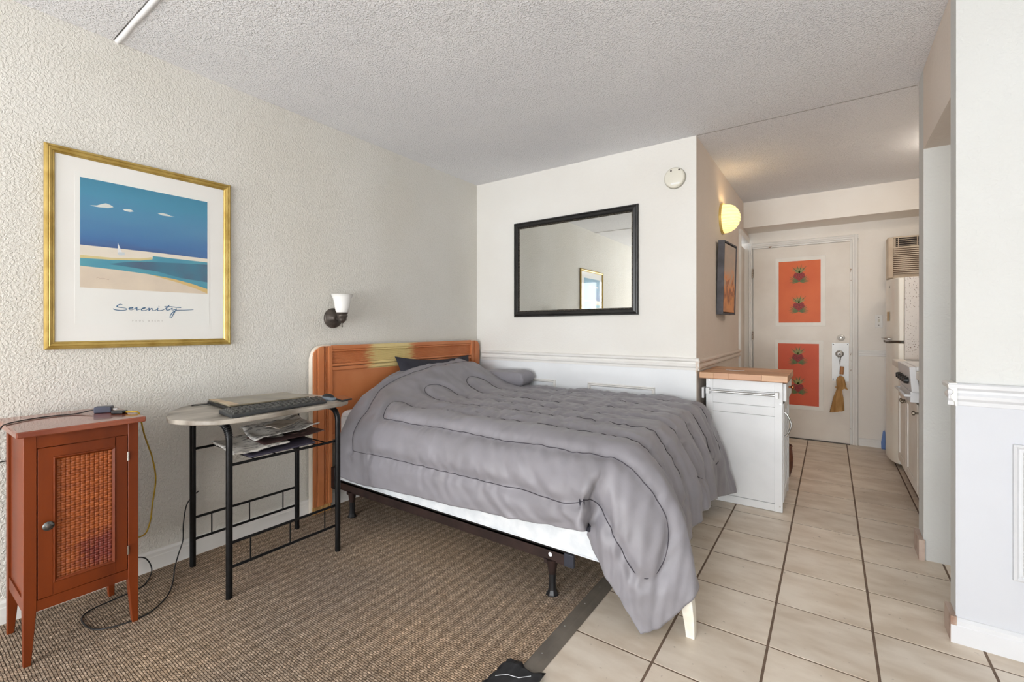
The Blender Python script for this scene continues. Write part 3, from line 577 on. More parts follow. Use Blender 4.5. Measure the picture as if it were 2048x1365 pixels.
for z, r in prof:
    row = []
    for k in range(37):
        a = 2 * math.pi * k / 36; rr = r * (1 + 0.13 * math.sin(7 * a + z * 20))
        cx = 2.812 - (0.70 - z) * 0.09 + (0.012 if 0.56 < z < 0.62 else 0)
        row.append((cx + rr * math.cos(a), YK - 0.012 + 0.45 * rr * math.sin(a), z + (0.012 * math.cos(a) if z < 0.34 else 0)))
    P.append(row)
MB().grid(P).build('pouch_cloth', mat('tan_cloth', rgb(190, 148, 92), 0.8, col2=rgb(150, 108, 58), nscale=18, stretch=(1, 1, 0.3)), kc, True)
for q_ in ([(2.835, 0.575), (2.872, 0.560), (2.850, 0.610)], [(2.79, 0.60), (2.762, 0.585), (2.782, 0.565)]): MB().prism(q_, 1, YK - 0.018, YK - 0.012).build('bow_end', MATS['tan_cloth'], kc)

# ================================================================== SMALL RED-BROWN CABINET
cb = thing('side_cabinet', (0.25, 0.485, 0.008), 'small red-brown cabinet with a woven-panel door against the left wall', 'cabinet')
M_ch = mat('cherry_wood', rgb(126, 54, 12), 0.45, col2=rgb(90, 34, 6), nscale=5, ndetail=6, stretch=(1, 1, 0.15), spec=0.35)
M_cht = mat('cherry_worn_top', rgb(166, 98, 72), 0.22, col2=rgb(126, 58, 34), nscale=5, ndetail=8, stretch=(1, 0.4, 1), lo=0.4, hi=0.62, coat=0.5)
XF = 0.423; ya, yb = 0.325, 0.647; zb = 0.008
box(0.03, 0.445, 0.305, 0.666, 0.814, 0.836).build('cabinet_top', M_cht, cb, bev=0.004)
def leg(x0, x1, y0, y1, sx, sy, nm):
    # full-height post whose foot tapers below the body (sx, sy: side that is cut away)
    b = MB().box(x0, x1, y0, y1, 0.20, 0.814)
    tx0, tx1, ty0, ty1 = x0, x1, y0, y1; w = 0.42
    if sx > 0: tx1 = x1 - (x1 - x0) * w
    if sx < 0: tx0 = x0 + (x1 - x0) * w
    if sy > 0: ty1 = y1 - (y1 - y0) * w
    if sy < 0: ty0 = y0 + (y1 - y0) * w
    b.hexa([(tx0, ty0, zb), (tx1, ty0, zb), (tx1, ty1, zb), (tx0, ty1, zb)], [(x0, y0, 0.20), (x1, y0, 0.20), (x1, y1, 0.20), (x0, y1, 0.20)])
    return b.build(nm, M_ch, cb, bev=0.0015, seg=1)
leg(XF - 0.036, XF, ya, 0.358, -1, 1, 'leg'); leg(XF - 0.036, XF, 0.614, yb, -1, -1, 'leg')
leg(0.10, 0.136, ya, 0.358, 1, 1, 'leg'); leg(0.10, 0.136, 0.614, yb, 1, -1, 'leg')
box(XF - 0.03, XF - 0.002, 0.358, 0.614, 0.768, 0.814).build('top_rail', M_ch, cb)
box(XF - 0.03, XF - 0.002, 0.358, 0.614, 0.189, 0.228).build('bottom_rail', M_ch, cb)
for y0_, y1_ in ((ya + 0.008, ya + 0.018), (yb - 0.018, yb - 0.008)): box(0.136, XF - 0.036, y0_, y1_, 0.235, 0.80).build('side_panel', M_ch, cb)
for y0_, y1_ in ((ya + 0.003, ya + 0.022), (yb - 0.022, yb - 0.003)): box(0.136, XF - 0.036, y0_, y1_, 0.189, 0.235).build('side_rail', M_ch, cb)
box(0.11, 0.118, 0.36, 0.61, 0.2, 0.80).build('back_panel', M_ch, cb); box(0.12, XF - 0.03, ya + 0.02, yb - 0.02, 0.205, 0.22).build('bottom_shelf', M_ch, cb)
dr = MB().box(XF - 0.018, XF - 0.001, 0.3605, 0.400, 0.230, 0.766).box(XF - 0.018, XF - 0.001, 0.575, 0.6125, 0.230, 0.766).box(XF - 0.018, XF - 0.001, 0.400, 0.575, 0.728, 0.766).box(XF - 0.018, XF - 0.001, 0.400, 0.575, 0.230, 0.274).build('door', M_ch, cb, bev=0.0012, seg=1)
ring_frame('bead_moulding', dr, M_ch, (0.400, 0.575, 0.274, 0.728), [(0, -0.004), (0, 0.002), (0.003, 0.0035), (0.006, 0.001), (0.010, -0.004)], lambda u, v, h: (XF - 0.001 + h, u, v))
P = []
NZ, NY = 400, 76
for i in range(NZ):
    z = 0.28 + (0.722 - 0.28) * i / (NZ - 1); row = []
    for j in range(NY):
        y = 0.407 + (0.569 - 0.407) * j / (NY - 1)
        ph = y / 0.0132; rw = z / 0.0092; fl_ = int(rw) % 2
        h = abs(math.sin(rw * math.pi)) ** 0.6 * 0.0026 - 0.0030 * max(0.0, math.cos(2 * math.pi * ph)) ** 4 + 0.0007 * math.cos(math.pi * ph + math.pi * fl_)
        row.append((XF - 0.010 + h, y, z))
    P.append(row)
M_rat = mat('woven_rattan', rgb(164, 86, 36), 0.45, col2=rgb(136, 66, 26), nscale=40, stretch=(1, 0.5, 3), ndetail=5)
n, L, b_ = nodes(M_rat)   # purple-red stain over the lower right of the weave
src = b_.inputs['Base Color'].links[0].from_socket; tc = n.new('ShaderNodeTexCoord'); vm = n.new('ShaderNodeVectorMath'); vm.operation = 'DISTANCE'
vm.inputs[1].default_value = (XF - 0.25, 0.535 - 0.485, 0.335); L.new(tc.outputs['Object'], vm.inputs[0])
nz = n.new('ShaderNodeTexNoise'); nz.inputs['Scale'].default_value = 40; nz.inputs['Detail'].default_value = 5; L.new(tc.outputs['Object'], nz.inputs['Vector'])
ad = n.new('ShaderNodeMath'); ad.operation = 'MULTIPLY_ADD'; ad.inputs[1].default_value = 0.14; L.new(nz.outputs['Fac'], ad.inputs[0]); L.new(vm.outputs['Value'], ad.inputs[2])
mr = n.new('ShaderNodeMapRange'); mr.inputs['From Min'].default_value = 0.17; mr.inputs['From Max'].default_value = 0.10; mr.inputs['To Max'].default_value = 0.75; L.new(ad.outputs[0], mr.inputs['Value'])
mm = n.new('ShaderNodeMix'); mm.data_type = 'RGBA'; L.new(mr.outputs[0], mm.inputs['Factor']); L.new(src, mm.inputs[6]); mm.inputs[7].default_value = rgb(96, 28, 36); L.new(mm.outputs[2], b_.inputs['Base Color'])
MB().grid(P).build('woven_panel', M_rat, dr, True)
box(XF - 0.018, XF - 0.0125, 0.40, 0.575, 0.274, 0.728).build('panel_back', M_ch, dr)
k_ = MB().lathe([(0.006, 0.0), (0.006, 0.012), (0.014, 0.016), (0.016, 0.022), (0.013, 0.026), (0.0001, 0.027)], (XF - 0.001, 0.384, 0.49), 0, 24).build('knob', mat('pewter', rgb(120, 122, 120), 0.35, 0.8, col2=rgb(70, 72, 70), nscale=150), dr, True)
MB().lathe([(0.008, 0.026), (0.005, 0.029), (0.0001, 0.029)], (XF - 0.001, 0.384, 0.49), 0, 14).build('knob_boss', M_bronze, k_, True)
for zz in (0.29, 0.665): MB().tube([(XF + 0.002, 0.6135, zz), (XF + 0.002, 0.6135, zz + 0.036)], 0.004, 10).build('hinge', M_chrome, dr, True)

# things on the cabinet
ad_ = thing('power_adapter', (0.19, 0.60, 0.836), 'blue-grey plug adapter with prongs lying on the red-brown cabinet', 'adapter')
def rot_box(cx, cy, z0, z1, lx, ly, ang):
    ca, sa = math.cos(ang), math.sin(ang)
    q = [(cx + ca * a - sa * b, cy + sa * a + ca * b) for a, b in ((-lx / 2, -ly / 2), (lx / 2, -ly / 2), (lx / 2, ly / 2), (-lx / 2, ly / 2))]
    return MB().hexa([(a, b, z0) for a, b in q], [(a, b, z1) for a, b in q])
AN = math.radians(62)
rot_box(0.20, 0.592, 0.8363, 0.8625, 0.058, 0.040, AN).build('adapter_body', mat('slate_plastic', rgb(70, 74, 92), 0.4, col2=rgb(60, 63, 78)), ad_, bev=0.004)
for s_ in (-1, 1): rot_box(0.2175 + 0.0053 * s_ * -1, 0.625 + 0.003 * s_, 0.846, 0.852, 0.017, 0.0016, AN).build('prong', M_chrome, ad_)
MB().tube(spline([(0.186, 0.566, 0.85), (0.176, 0.545, 0.846), (0.165, 0.51, 0.8395), (0.15, 0.44, 0.839), (0.17, 0.37, 0.839), (0.22, 0.312, 0.839), (0.26, 0.292, 0.832), (0.255, 0.27, 0.78)], 8), 0.0024, 8).build('adapter_cord', M_blackpl, ad_, True)
bx = thing('black_coupler', (0.30, 0.628, 0.836), 'flat black box with the yellow cable plugged in on the cabinet', 'coupler')
rot_box(0.285, 0.622, 0.8363, 0.849, 0.05, 0.030, math.radians(33)).build('coupler_body', M_blackpl, bx, bev=0.004)
yc = spline([(0.306, 0.638, 0.8425), (0.33, 0.655, 0.8435), (0.335, 0.672, 0.838), (0.30, 0.69, 0.80), (0.20, 0.73, 0.72), (0.12, 0.77, 0.64), (0.07, 0.80, 0.57), (0.04, 0.822, 0.46), (0.03, 0.812, 0.34), (0.03, 0.802, 0.255), (0.035, 0.775, 0.203), (0.06, 0.70, 0.22), (0.09, 0.66, 0.24)], 8)
tag(MB().tube(yc, 0.0032, 8).build('yellow_cable', mat('yellow_cable', rgb(206, 170, 40), 0.45, col2=rgb(178, 140, 26), nscale=40), None, True), 'thin yellow cable drooping from the cabinet top down the wall', 'cable')
zc = 0.0115
tag(MB().tube(spline([(0.09, 0.70, 0.14), (0.055, 0.775, 0.10), (0.06, 0.80, 0.04), (0.10, 0.775, zc), (0.151, 0.729, zc), (0.166, 0.646, zc), (0.184, 0.551, zc), (0.243, 0.513, zc), (0.36, 0.528, zc), (0.407, 0.60, zc), (0.412, 0.672, zc), (0.385, 0.72, zc), (0.323, 0.778, zc), (0.225, 0.83, zc), (0.10, 0.88, 0.02), (0.045, 0.915, 0.06), (0.038, 0.936, 0.12), (0.038, 0.938, 0.197), (0.04, 0.949, 0.282), (0.05, 0.967, 0.325), (0.08, 0.99, 0.36)], 8), 0.0028, 8).build('black_cable', M_blackpl, None, True),
    'long black cord looping over the carpet between the cabinet and the desk', 'cord')
tag(MB().tube(spline([(0.012, -0.5, 0.62), (0.012, 0.1, 0.64), (0.012, 0.28, 0.655), (0.012, 0.34, 0.66), (0.012, 0.5, 0.655)], 8), 0.0022, 8).build('thin_cable', M_blackpl, None, True), 'thin black cord running level along the wall behind the red-brown cabinet', 'cord')

# ================================================================== METAL DESK WITH OVAL TOP
tb = thing('oval_desk', (0.34, 1.2, 0.008), 'narrow desk with a marbled oval top on bent black tube legs', 'desk')
TZ = 0.800
outl = spline([(p[0], p[1], 0) for p in [(.612, 1.20), (.614, 1.03), (.594, .90), (.546, .838), (.471, .793), (.37, .767), (.235, .805), (.11, .88), (.045, .96), (.025, 1.06), (.025, 1.25), (.05, 1.41), (.13, 1.50), (.30, 1.55), (.50, 1.552), (.59, 1.50), (.615, 1.38)]], 8, True)
M_marb = mat('marbled_laminate', rgb(184, 176, 164), 0.35, col2=rgb(104, 94, 82), nscale=4.5, ndetail=8, stretch=(2.2, 0.7, 1), lo=0.38, hi=0.62)
MB().prism([(p.x, p.y) for p in outl], 2, TZ - 0.022, TZ).build('tabletop', M_marb, tb, bev=0.005)
def dleg(x, y, sx, ds, nm='leg'):
    pts = [(x, y, 0.008), (x, y, 0.66)] + [(x + sx * 0.06 * (1 - math.cos(a)), y, 0.70 + 0.065 * math.sin(a)) for a in np.linspace(0, math.pi / 2, 8)] + [(x + sx * 0.16, y, 0.7665)]
    o = MB().tube(pts, 0.0135, 14).build(nm, M_black, tb, True)
    return o
l1 = dleg(0.562, 0.928, -1, 0); dleg(0.577, 1.455, -1, 0)
for x, y in ((0.125, 0.948), (0.143, 1.478)): MB().tube([(x, y, 0.008), (x, y, TZ - 0.022)], 0.0135, 14).build('leg', M_black, tb, True)
wr = MB()
for k in range(9):
    a = math.pi / 2 * (0.15 + 0.085 * k)
    c_ = Vector((0.562 - 0.06 * (1 - math.cos(a)), 0.928, 0.70 + 0.065 * math.sin(a))); d = Vector((-math.sin(a), 0, math.cos(a))).normalized()
    nrm = Vector((d.z, 0, -d.x))
    wr.tube([c_ + (nrm * math.cos(t) + Vector((0, 1, 0)) * math.sin(t)) * 0.0150 for t in np.linspace(0, 2 * math.pi, 15)], 0.0016, 6, False)
wr.build('wire_wrap', M_blackpl, l1, True)
RX0, RX1 = 0.132, 0.568
for x, yA, yB_ in ((RX0, 0.948, 1.478), (RX1, 0.93, 1.455)):
    for z in (0.25, 0.143, 0.592): MB().tube([(x, yA, z), (x, yB_, z)], 0.0065, 10).build('cross_rod', M_black, tb, True)
for x, yy in ((RX0, (1.03, 1.215, 1.40)), (RX1, (1.015, 1.20, 1.385))):
    for y in yy: MB().tube([(x, y, 0.143), (x, y, 0.25)], 0.0032, 8).build('upright_rod', M_black, tb, True)
for y in (1.04, 1.14, 1.24, 1.345, 1.40): MB().tube([(RX0, y, 0.592), (RX1, y, 0.592)], 0.0032, 8).build('shelf_wire', M_black, tb, True)

# things on the desk
lp = thing('laptop', (0.28, 1.19, TZ), 'closed scuffed beige-lidded laptop at the back of the oval desk', 'laptop')
q = [(0.395, 1.000), (0.435, 1.385), (0.165, 1.395), (0.105, 1.020)]
def quad_slab(q, z0, z1): return MB().hexa([(a, b, z0) for a, b in q], [(a, b, z1) for a, b in q])
quad_slab(q, TZ + 0.004, TZ + 0.018).build('laptop_base', M_blackpl, lp, bev=0.003)
q2 = [(0.390, 1.003), (0.430, 1.382), (0.168, 1.392), (0.109, 1.023)]
quad_slab(q2, TZ + 0.0185, TZ + 0.027).build('laptop_lid', mat('scuffed_lid', rgb(150, 138, 116), 0.3, col2=rgb(112, 104, 86), nscale=7, ndetail=6, coat=0.3), lp, bev=0.003)
quad_slab([(0.395, 1.006), (0.38, 1.050), (0.12, 1.055), (0.108, 1.024)], TZ + 0.0268, TZ + 0.0276).build('worn_patch', mat('worn_lid', rgb(206, 184, 150), 0.4, col2=rgb(176, 150, 118), nscale=20), lp)
for x, y in ((0.37, 1.02), (0.41, 1.36), (0.13, 1.04), (0.18, 1.37)): MB().lathe([(0.006, 0.0), (0.006, 0.0045)], (x, y, TZ), 2, 10).build('foot', M_blackpl, lp)
MB().tube(spline([(0.16, 1.015, TZ + 0.012), (0.15, 0.995, TZ + 0.010), (0.12, 0.975, TZ + 0.006), (0.09, 0.960, TZ + 0.003), (0.04, 0.955, TZ - 0.02)], 6), 0.0028, 8).build('charging_cord', M_blackpl, lp, True)
kb = thing('keyboard', (0.50, 1.18, TZ), 'black wired keyboard along the front edge of the oval desk', 'keyboard')
K0, K1, K2, K3 = Vector((0.595, 0.925)), Vector((0.570, 1.395)), Vector((0.440, 1.440)), Vector((0.430, 0.940))
def KP(u, v): return K0.lerp(K1, u).lerp(K3.lerp(K2, u), v)
kq = [KP(0, 0), KP(1, 0), KP(1, 1), KP(0, 1)]
MB().hexa([(a.x, a.y, TZ + 0.0005) for a in kq], [(kq[0].x, kq[0].y, TZ + 0.014), (kq[1].x, kq[1].y, TZ + 0.014), (kq[2].x, kq[2].y, TZ + 0.020), (kq[3].x, kq[3].y, TZ + 0.020)]).build('keyboard_case', mat('charcoal_plastic', rgb(58, 60, 62), 0.4, col2=rgb(48, 50, 52)), kb, bev=0.003)
ks = MB()
for r in range(5):
    for c_ in range(18):
        if r == 0 and 4 <= c_ <= 8: continue
        u0, u1, v0, v1 = 0.03 + 0.94 * c_ / 18 + 0.004, 0.03 + 0.94 * (c_ + 1) / 18 - 0.004, 0.12 + 0.8 * r / 5 + 0.012, 0.12 + 0.8 * (r + 1) / 5 - 0.012
        zz = TZ + 0.0135 + 0.006 * (v0 + v1) / 2
        ks.hexa([(KP(u, v).x, KP(u, v).y, zz) for u, v in ((u0, v0), (u1, v0), (u1, v1), (u0, v1))], [(KP(u, v).x, KP(u, v).y, zz + 0.007) for u, v in ((u0 + .006, v0 + .015), (u1 - .006, v0 + .015), (u1 - .006, v1 - .015), (u0 + .006, v1 - .015))])
u0, u1, v0, v1 = 0.03 + 0.94 * 4 / 18, 0.03 + 0.94 * 9 / 18, 0.132, 0.268
ks.hexa([(KP(u, v).x, KP(u, v).y, TZ + 0.0145) for u, v in ((u0, v0), (u1, v0), (u1, v1), (u0, v1))], [(KP(u, v).x, KP(u, v).y, TZ + 0.0215) for u, v in ((u0 + .004, v0 + .015), (u1 - .004, v0 + .015), (u1 - .004, v1 - .015), (u0 + .004, v1 - .015))])
ko = ks.build('keys', mat('key_caps', rgb(92, 92, 88), 0.45, col2=rgb(52, 53, 53), nscale=60, lo=0.4, hi=0.6), kb); ko['kind'] = 'stuff'
ms = thing('computer_mouse', (0.475, 1.462, TZ), 'black and grey-blue computer mouse between the keyboard and the phone', 'mouse')
def dome(cx, cy, rx, ry, hz, ang, z0, n=18, m=10, flatp=2.4):
    P = []
    for i in range(m + 1):
        a = math.pi / 2 * i / m; row = []
        for k in range(n + 1):
            t = 2 * math.pi * k / n; c_, s_ = math.cos(t), math.sin(t)
            x = rx * math.copysign(abs(c_) ** (2 / flatp), c_) * math.cos(a); y = ry * math.copysign(abs(s_) ** (2 / flatp), s_) * math.cos(a)
            row.append((cx + x * math.cos(ang) - y * math.sin(ang), cy + x * math.sin(ang) + y * math.cos(ang), z0 + hz * math.sin(a)))
        P.append(row)
    return MB().grid(P)
dome(0.475, 1.462, 0.054, 0.031, 0.024, 0.25, TZ + 0.0005).build('mouse_shell', mat('bluegrey_plastic', rgb(138, 150, 162), 0.35, col2=rgb(120, 132, 144)), ms, True)
dome(0.478, 1.463, 0.044, 0.023, 0.0345, 0.25, TZ + 0.0005).build('mouse_buttons', M_blackpl, ms, True)
dome(0.475, 1.462, 0.055, 0.0315, 0.009, 0.25, TZ + 0.0005).build('mouse_base', M_blackpl, ms, True)
ph = thing('smartphone', (0.53, 1.525, TZ), 'black smartphone lying on the right end of the oval desk', 'phone')
quad_slab([(0.603, 1.462), (0.585, 1.540), (0.440, 1.588), (0.452, 1.503)], TZ + 0.0006, TZ + 0.009).build('phone_case', M_blackpl, ph, bev=0.003)
quad_slab([(0.598, 1.467), (0.581, 1.537), (0.444, 1.583), (0.456, 1.507)], TZ + 0.009, TZ + 0.0096).build('phone_screen', mat('phone_screen', rgb(20, 16, 16), 0.08, col2=rgb(16, 13, 13), coat=1.0), ph)

# papers on the wire shelf
def sheet_obj(name, quad, z, thick, m, label, cat, seed, amp=0.006, fold=0.0, grp=None):
    P = []; a, b_, c_, d = [Vector(p) for p in quad]
    for i in range(17):
        row = []
        for j in range(17):
            u, v = i / 16, j / 16; p = a.lerp(b_, u).lerp(d.lerp(c_, u), v)
            hz = z + amp * (0.5 + mnoise.noise((p.x * 9 + seed, p.y * 9, seed))) + amp * 0.6 * abs(mnoise.noise((p.x * 25, p.y * 25 + seed, 2)))
            hz += fold * math.exp(-((v - 0.75) / 0.12) ** 2) + max(0, amp * 2 * (u - 0.7))
            row.append((p.x, p.y, hz))
        P.append(row)
    o = MB().grid(P).build(name, m, None, True); s_ = o.modifiers.new('thick', 'SOLIDIFY'); s_.thickness = thick; s_.offset = -1
    return tag(o, label, cat, grp)
def printmat(nm, base, ink, sc_, thr):
    m = mat(nm, base, 0.6, col2=ink, nscale=sc_, ndetail=3, lo=thr, hi=thr + 0.06, stretch=(1, 0.35, 1)); return m
PZ = 0.5965
sheet_obj('magazine', [(0.575, 1.01), (0.575, 1.33), (0.40, 1.37), (0.36, 1.03)], PZ + 0.008, 0.006, printmat('dark_cover', rgb(58, 54, 70), rgb(120, 116, 130), 14, 0.3), 'dark purple magazine sticking out at the front of the wire shelf', 'magazine', 1.0, 0.002)
sheet_obj('folded_newspaper', [(0.55, 0.955), (0.53, 1.22), (0.22, 1.30), (0.20, 1.00)], PZ + 0.020, 0.008, printmat('newsprint_a', rgb(226, 222, 214), rgb(150, 146, 142), 60, 0.40), 'folded newspaper at the left end of the wire shelf, lying on the magazine', 'newspaper', 2.0, 0.013)
sheet_obj('brochure', [(0.52, 1.10), (0.48, 1.44), (0.27, 1.45), (0.30, 1.12)], PZ + 0.041, 0.004, printmat('brochure', rgb(66, 44, 42), rgb(196, 160, 150), 16, 0.36), 'dark brown and red brochure in the middle of the paper pile', 'brochure', 3.0, 0.004)
sheet_obj('newspaper', [(0.47, 1.08), (0.45, 1.43), (0.14, 1.44), (0.17, 1.14)], PZ + 0.053, 0.004, printmat('newsprint_b', rgb(218, 214, 208), rgb(140, 136, 134), 70, 0.42), 'loose creased newspaper page on top of the paper pile', 'newspaper', 4.0, 0.020, 0.022)
sheet_obj('flyer', [(0.46, 1.20), (0.36, 1.37), (0.26, 1.30), (0.33, 1.18)], PZ + 0.086, 0.0015, printmat('flyer', rgb(214, 202, 188), rgb(170, 156, 142), 40, 0.42), 'small beige flyer across the middle of the newspaper', 'flyer', 5.0, 0.008)

# ================================================================== HEADBOARD
hb = thing('headboard', (0.05, 2.463, 0.008), 'orange-painted wooden headboard with fluted top rail and chipped paint', 'headboard')
M_orw = mat('orange_paint', rgb(208, 132, 84), 0.42, col2=rgb(198, 118, 70), nscale=5, bump=0.1, bscale=40)
def worn(m):
    n, L, b_ = nodes(m); src = b_.inputs['Base Color'].links[0].from_socket
    tc = n.new('ShaderNodeTexCoord'); sx = n.new('ShaderNodeSeparateXYZ'); L.new(tc.outputs['Object'], sx.inputs[0])
    def rng(sock, c0, half, soft):
        a = n.new('ShaderNodeMath'); a.operation = 'SUBTRACT'; L.new(sock, a.inputs[0]); a.inputs[1].default_value = c0
        a2 = n.new('ShaderNodeMath'); a2.operation = 'ABSOLUTE'; L.new(a.outputs[0], a2.inputs[0]); return a2, half, soft
    ay, hy, sy = rng(sx.outputs['Y'], 2.26 - 2.463, 0.0, 0.3)
    nz = n.new('ShaderNodeTexNoise'); nz.inputs['Scale'].default_value = 16; nz.inputs['Detail'].default_value = 6
    mp = n.new('ShaderNodeMapping'); mp.inputs['Scale'].default_value = (1, 0.7, 7.0); L.new(tc.outputs['Object'], mp.inputs[0]); L.new(mp.outputs[0], nz.inputs['Vector'])
    ad = n.new('ShaderNodeMath'); ad.operation = 'MULTIPLY_ADD'; ad.inputs[1].default_value = 0.30; L.new(nz.outputs['Fac'], ad.inputs[0]); L.new(ay.outputs[0], ad.inputs[2])
    mr = n.new('ShaderNodeMapRange'); mr.inputs['From Min'].default_value = 0.39; mr.inputs['From Max'].default_value = 0.30; L.new(ad.outputs[0], mr.inputs['Value'])
    gt = n.new('ShaderNodeMath'); gt.operation = 'GREATER_THAN'; gt.inputs[1].default_value = 0.905 - 0.008; L.new(sx.outputs['Z'], gt.inputs[0])
    ml = n.new('ShaderNodeMath'); ml.operation = 'MULTIPLY'; L.new(mr.outputs[0], ml.inputs[0]); L.new(gt.outputs[0], ml.inputs[1])
    mm = n.new('ShaderNodeMix'); mm.data_type = 'RGBA'; L.new(ml.outputs[0], mm.inputs['Factor']); L.new(src, mm.inputs[6]); mm.inputs[7].default_value = rgb(226, 204, 142)
    L.new(mm.outputs[2], b_.inputs['Base Color'])
worn(M_orw)
M_crm = mat('cream_edge', rgb(232, 222, 208), 0.5, col2=rgb(222, 208, 190), nscale=8)
HY0, HY1, HZ, RR = 1.625, 3.302, 1.08, 0.085
def toph(y):   # outline height with rounded outer corners
    d = min(y - HY0, HY1 - y)
    return HZ if d >= RR else HZ - RR + math.sqrt(max(0, RR * RR - (RR - d) ** 2))
def strip(ya_, yb_, z0, x0, x1, nm, m, drop=0.0):
    N = 9; ys = np.linspace(ya_, yb_, N); poly = [(ya_, z0), (yb_, z0)] + [(y, toph(y) - drop) for y in ys[::-1]]
    return MB().prism(poly, 0, x0, x1).build(nm, m, hb, bev=0.002)
box(0.020, 0.047, HY0 + 0.12, HY1 - 0.12, 0.50, HZ - 0.004).build('core_panel', M_crm, hb)
for s0, s1 in ((HY0, HY0 + 0.138), (HY1 - 0.138, HY1)): strip(s0, s1, 0.01, 0.018, 0.050, 'post', M_crm)
for a_, c_, x1 in ((0.010, 0.033, 0.058), (0.038, 0.080, 0.064), (0.085, 0.094, 0.058), (0.099, 0.107, 0.062), (0.112, 0.138, 0.067)):
    strip(HY0 + a_, HY0 + c_, 0.055, 0.045, x1, 'reed', M_orw, 0.006); strip(HY1 - c_, HY1 - a_, 0.055, 0.045, x1, 'reed', M_orw, 0.006)
ia, ib = HY0 + 0.139, HY1 - 0.139
box(0.045, 0.064, ia, ib, 1.050, 1.078).build('top_cap', M_orw, hb, bev=0.003); MB().tube([(0.056, ia, 1.042), (0.056, ib, 1.042)], 0.008, 10).build('top_bead', M_orw, hb, True)
fl = MB()
for k in range(11): fl.tube([(0.050, ia, 0.962 + 0.0074 * k), (0.050, ib, 0.962 + 0.0074 * k)], 0.0040, 8)
fl.build('fluting', M_orw, hb, True)
MB().tube([(0.056, ia, 0.948), (0.056, ib, 0.948)], 0.010, 10).build('lower_bead', M_orw, hb, True)
box(0.045, 0.064, ia, ib, 0.912, 0.936).build('lower_rail', M_orw, hb, bev=0.004)
box(0.045, 0.052, ia, ib, 0.50, 0.912).build('panel', M_orw, hb); box(0.03, 0.060, ia, ib, 0.46, 0.50).build('bottom_rail', M_orw, hb, bev=0.003)
for s0, s1 in ((HY0 + 0.006, HY0 + 0.134), (HY1 - 0.134, HY1 - 0.006)): box(0.02, 0.056, s0, s1, 0.009, 0.055).build('foot', mat('bare_wood', rgb(214, 176, 110), 0.6, col2=rgb(170, 110, 66), nscale=30, stretch=(1, 3, 0.4)), hb)
# ================================================================== BED FRAME, BOX SPRING, MATTRESS
bf = thing('bed_frame', (1.0, 2.52, 0.008), 'brown steel angle bed frame on short legs under the box spring', 'bed frame')
for y, sg in ((1.757, 1), (3.285, -1)):
    r_ = MB().box(0.10, 1.81, y, y + sg * 0.004, 0.160, 0.212).box(0.10, 1.81, y, y + sg * 0.045, 0.205, 0.212).build('side_rail', M_railm, bf)
    box(1.775, 1.822, y - sg * 0.004, y + sg * 0.010, 0.158, 0.2135).build('end_cap', mat('cap_plastic', rgb(44, 46, 56), 0.5), r_, bev=0.002)
    MB().lathe([(0.0095, 0.0), (0.0095, 0.0015)], (1.705, y, 0.188), 1, 16, -sg).build('hole_disc', M_white, r_)
    for x in (0.265, 1.708):
        g = MB().lathe([(0.028, 0.165), (0.024, 0.150), (0.017, 0.105), (0.0145, 0.095)], (x, y + sg * 0.012, 0), 2, 18).build('leg', M_railm, bf, True)
        MB().lathe([(0.017, 0.100), (0.016, 0.060), (0.018, 0.030), (0.026, 0.012), (0.030, 0.0085)], (x, y + sg * 0.012, 0), 2, 8).build('foot_cap', M_blackpl, g)
        box(x - 0.034, x - 0.020, y - sg * 0.004, y + sg * 0.01, 0.145, 0.165).build('wing_bolt', M_railm, g)
for x in (0.30, 1.66): box(x, x + 0.04, 1.76, 3.28, 0.197, 0.204).build('cross_bar', M_railm, bf)
for y in (1.762, 3.236): box(0.0685, 0.105, y - 0.012, y + 0.03, 0.15, 0.29).build('head_bracket', M_blackpl, bf, bev=0.003)
M_tick = mat('white_ticking', rgb(232, 234, 236), 0.7, col2=rgb(214, 218, 222), nscale=14, bump=0.4, bscale=45, bdist=0.003)
bs = thing('box_spring', (1.03, 2.53, 0.213), 'white quilted box spring showing below the comforter hem', 'box spring')
box(0.09, 1.972, 1.762, 3.29, 0.213, 0.42).build('box_body', M_tick, bs, bev=0.02, seg=3)
MB().tube([(0.11, 1.764, 0.222), (1.955, 1.764, 0.222), (1.970, 1.775, 0.222), (1.972, 1.80, 0.222)], 0.004, 8).build('edge_piping', M_tick, bs, True)
mt = thing('mattress', (1.03, 2.53, 0.421), 'mattress covered by the grey comforter, on the box spring', 'mattress')
box(0.09, 1.965, 1.785, 3.27, 0.421, 0.655).build('mattress_body', M_tick, mt, bev=0.05, seg=4)
for z in (0.45, 0.625): MB().tube([(0.14, 1.784, z), (1.91, 1.784, z)], 0.004, 8).build('edge_piping', M_tick, mt, True)
# white stool leg under the comforter corner
so = thing('low_stool', (2.20, 1.97, 0.0), 'white wooden curved leg of a low stool under the comforter corner', 'stool')
M_stool = mat('chipped_white', rgb(238, 235, 226), 0.5, col2=rgb(226, 218, 202), nscale=20)
for x, y, sx, sy in ((2.279, 1.845, 1, -1), (2.08, 2.0, -1, 1), (2.06, 1.90, -1, -1)):
    P = []
    for z, off, w in ((0.0, 0.004, 0.016), (0.02, 0.003, 0.017), (0.05, 0.001, 0.0185), (0.09, -0.004, 0.021), (0.13, -0.010, 0.022), (0.16, -0.018, 0.024), (0.18, -0.024, 0.024)):
        cx, cy = x + sx * off, y + sy * off * 0.4
        P.append([(cx - w, cy - w, z), (cx + w, cy - w, z), (cx + w, cy + w, z), (cx - w, cy + w, z), (cx - w, cy - w, z)])
    b = MB().grid(P); b.add(P[0][:4], [(3, 2, 1, 0)]); b.add(P[-1][:4], [(0, 1, 2, 3)])
    b.build('leg', M_stool, so, bev=0.002)
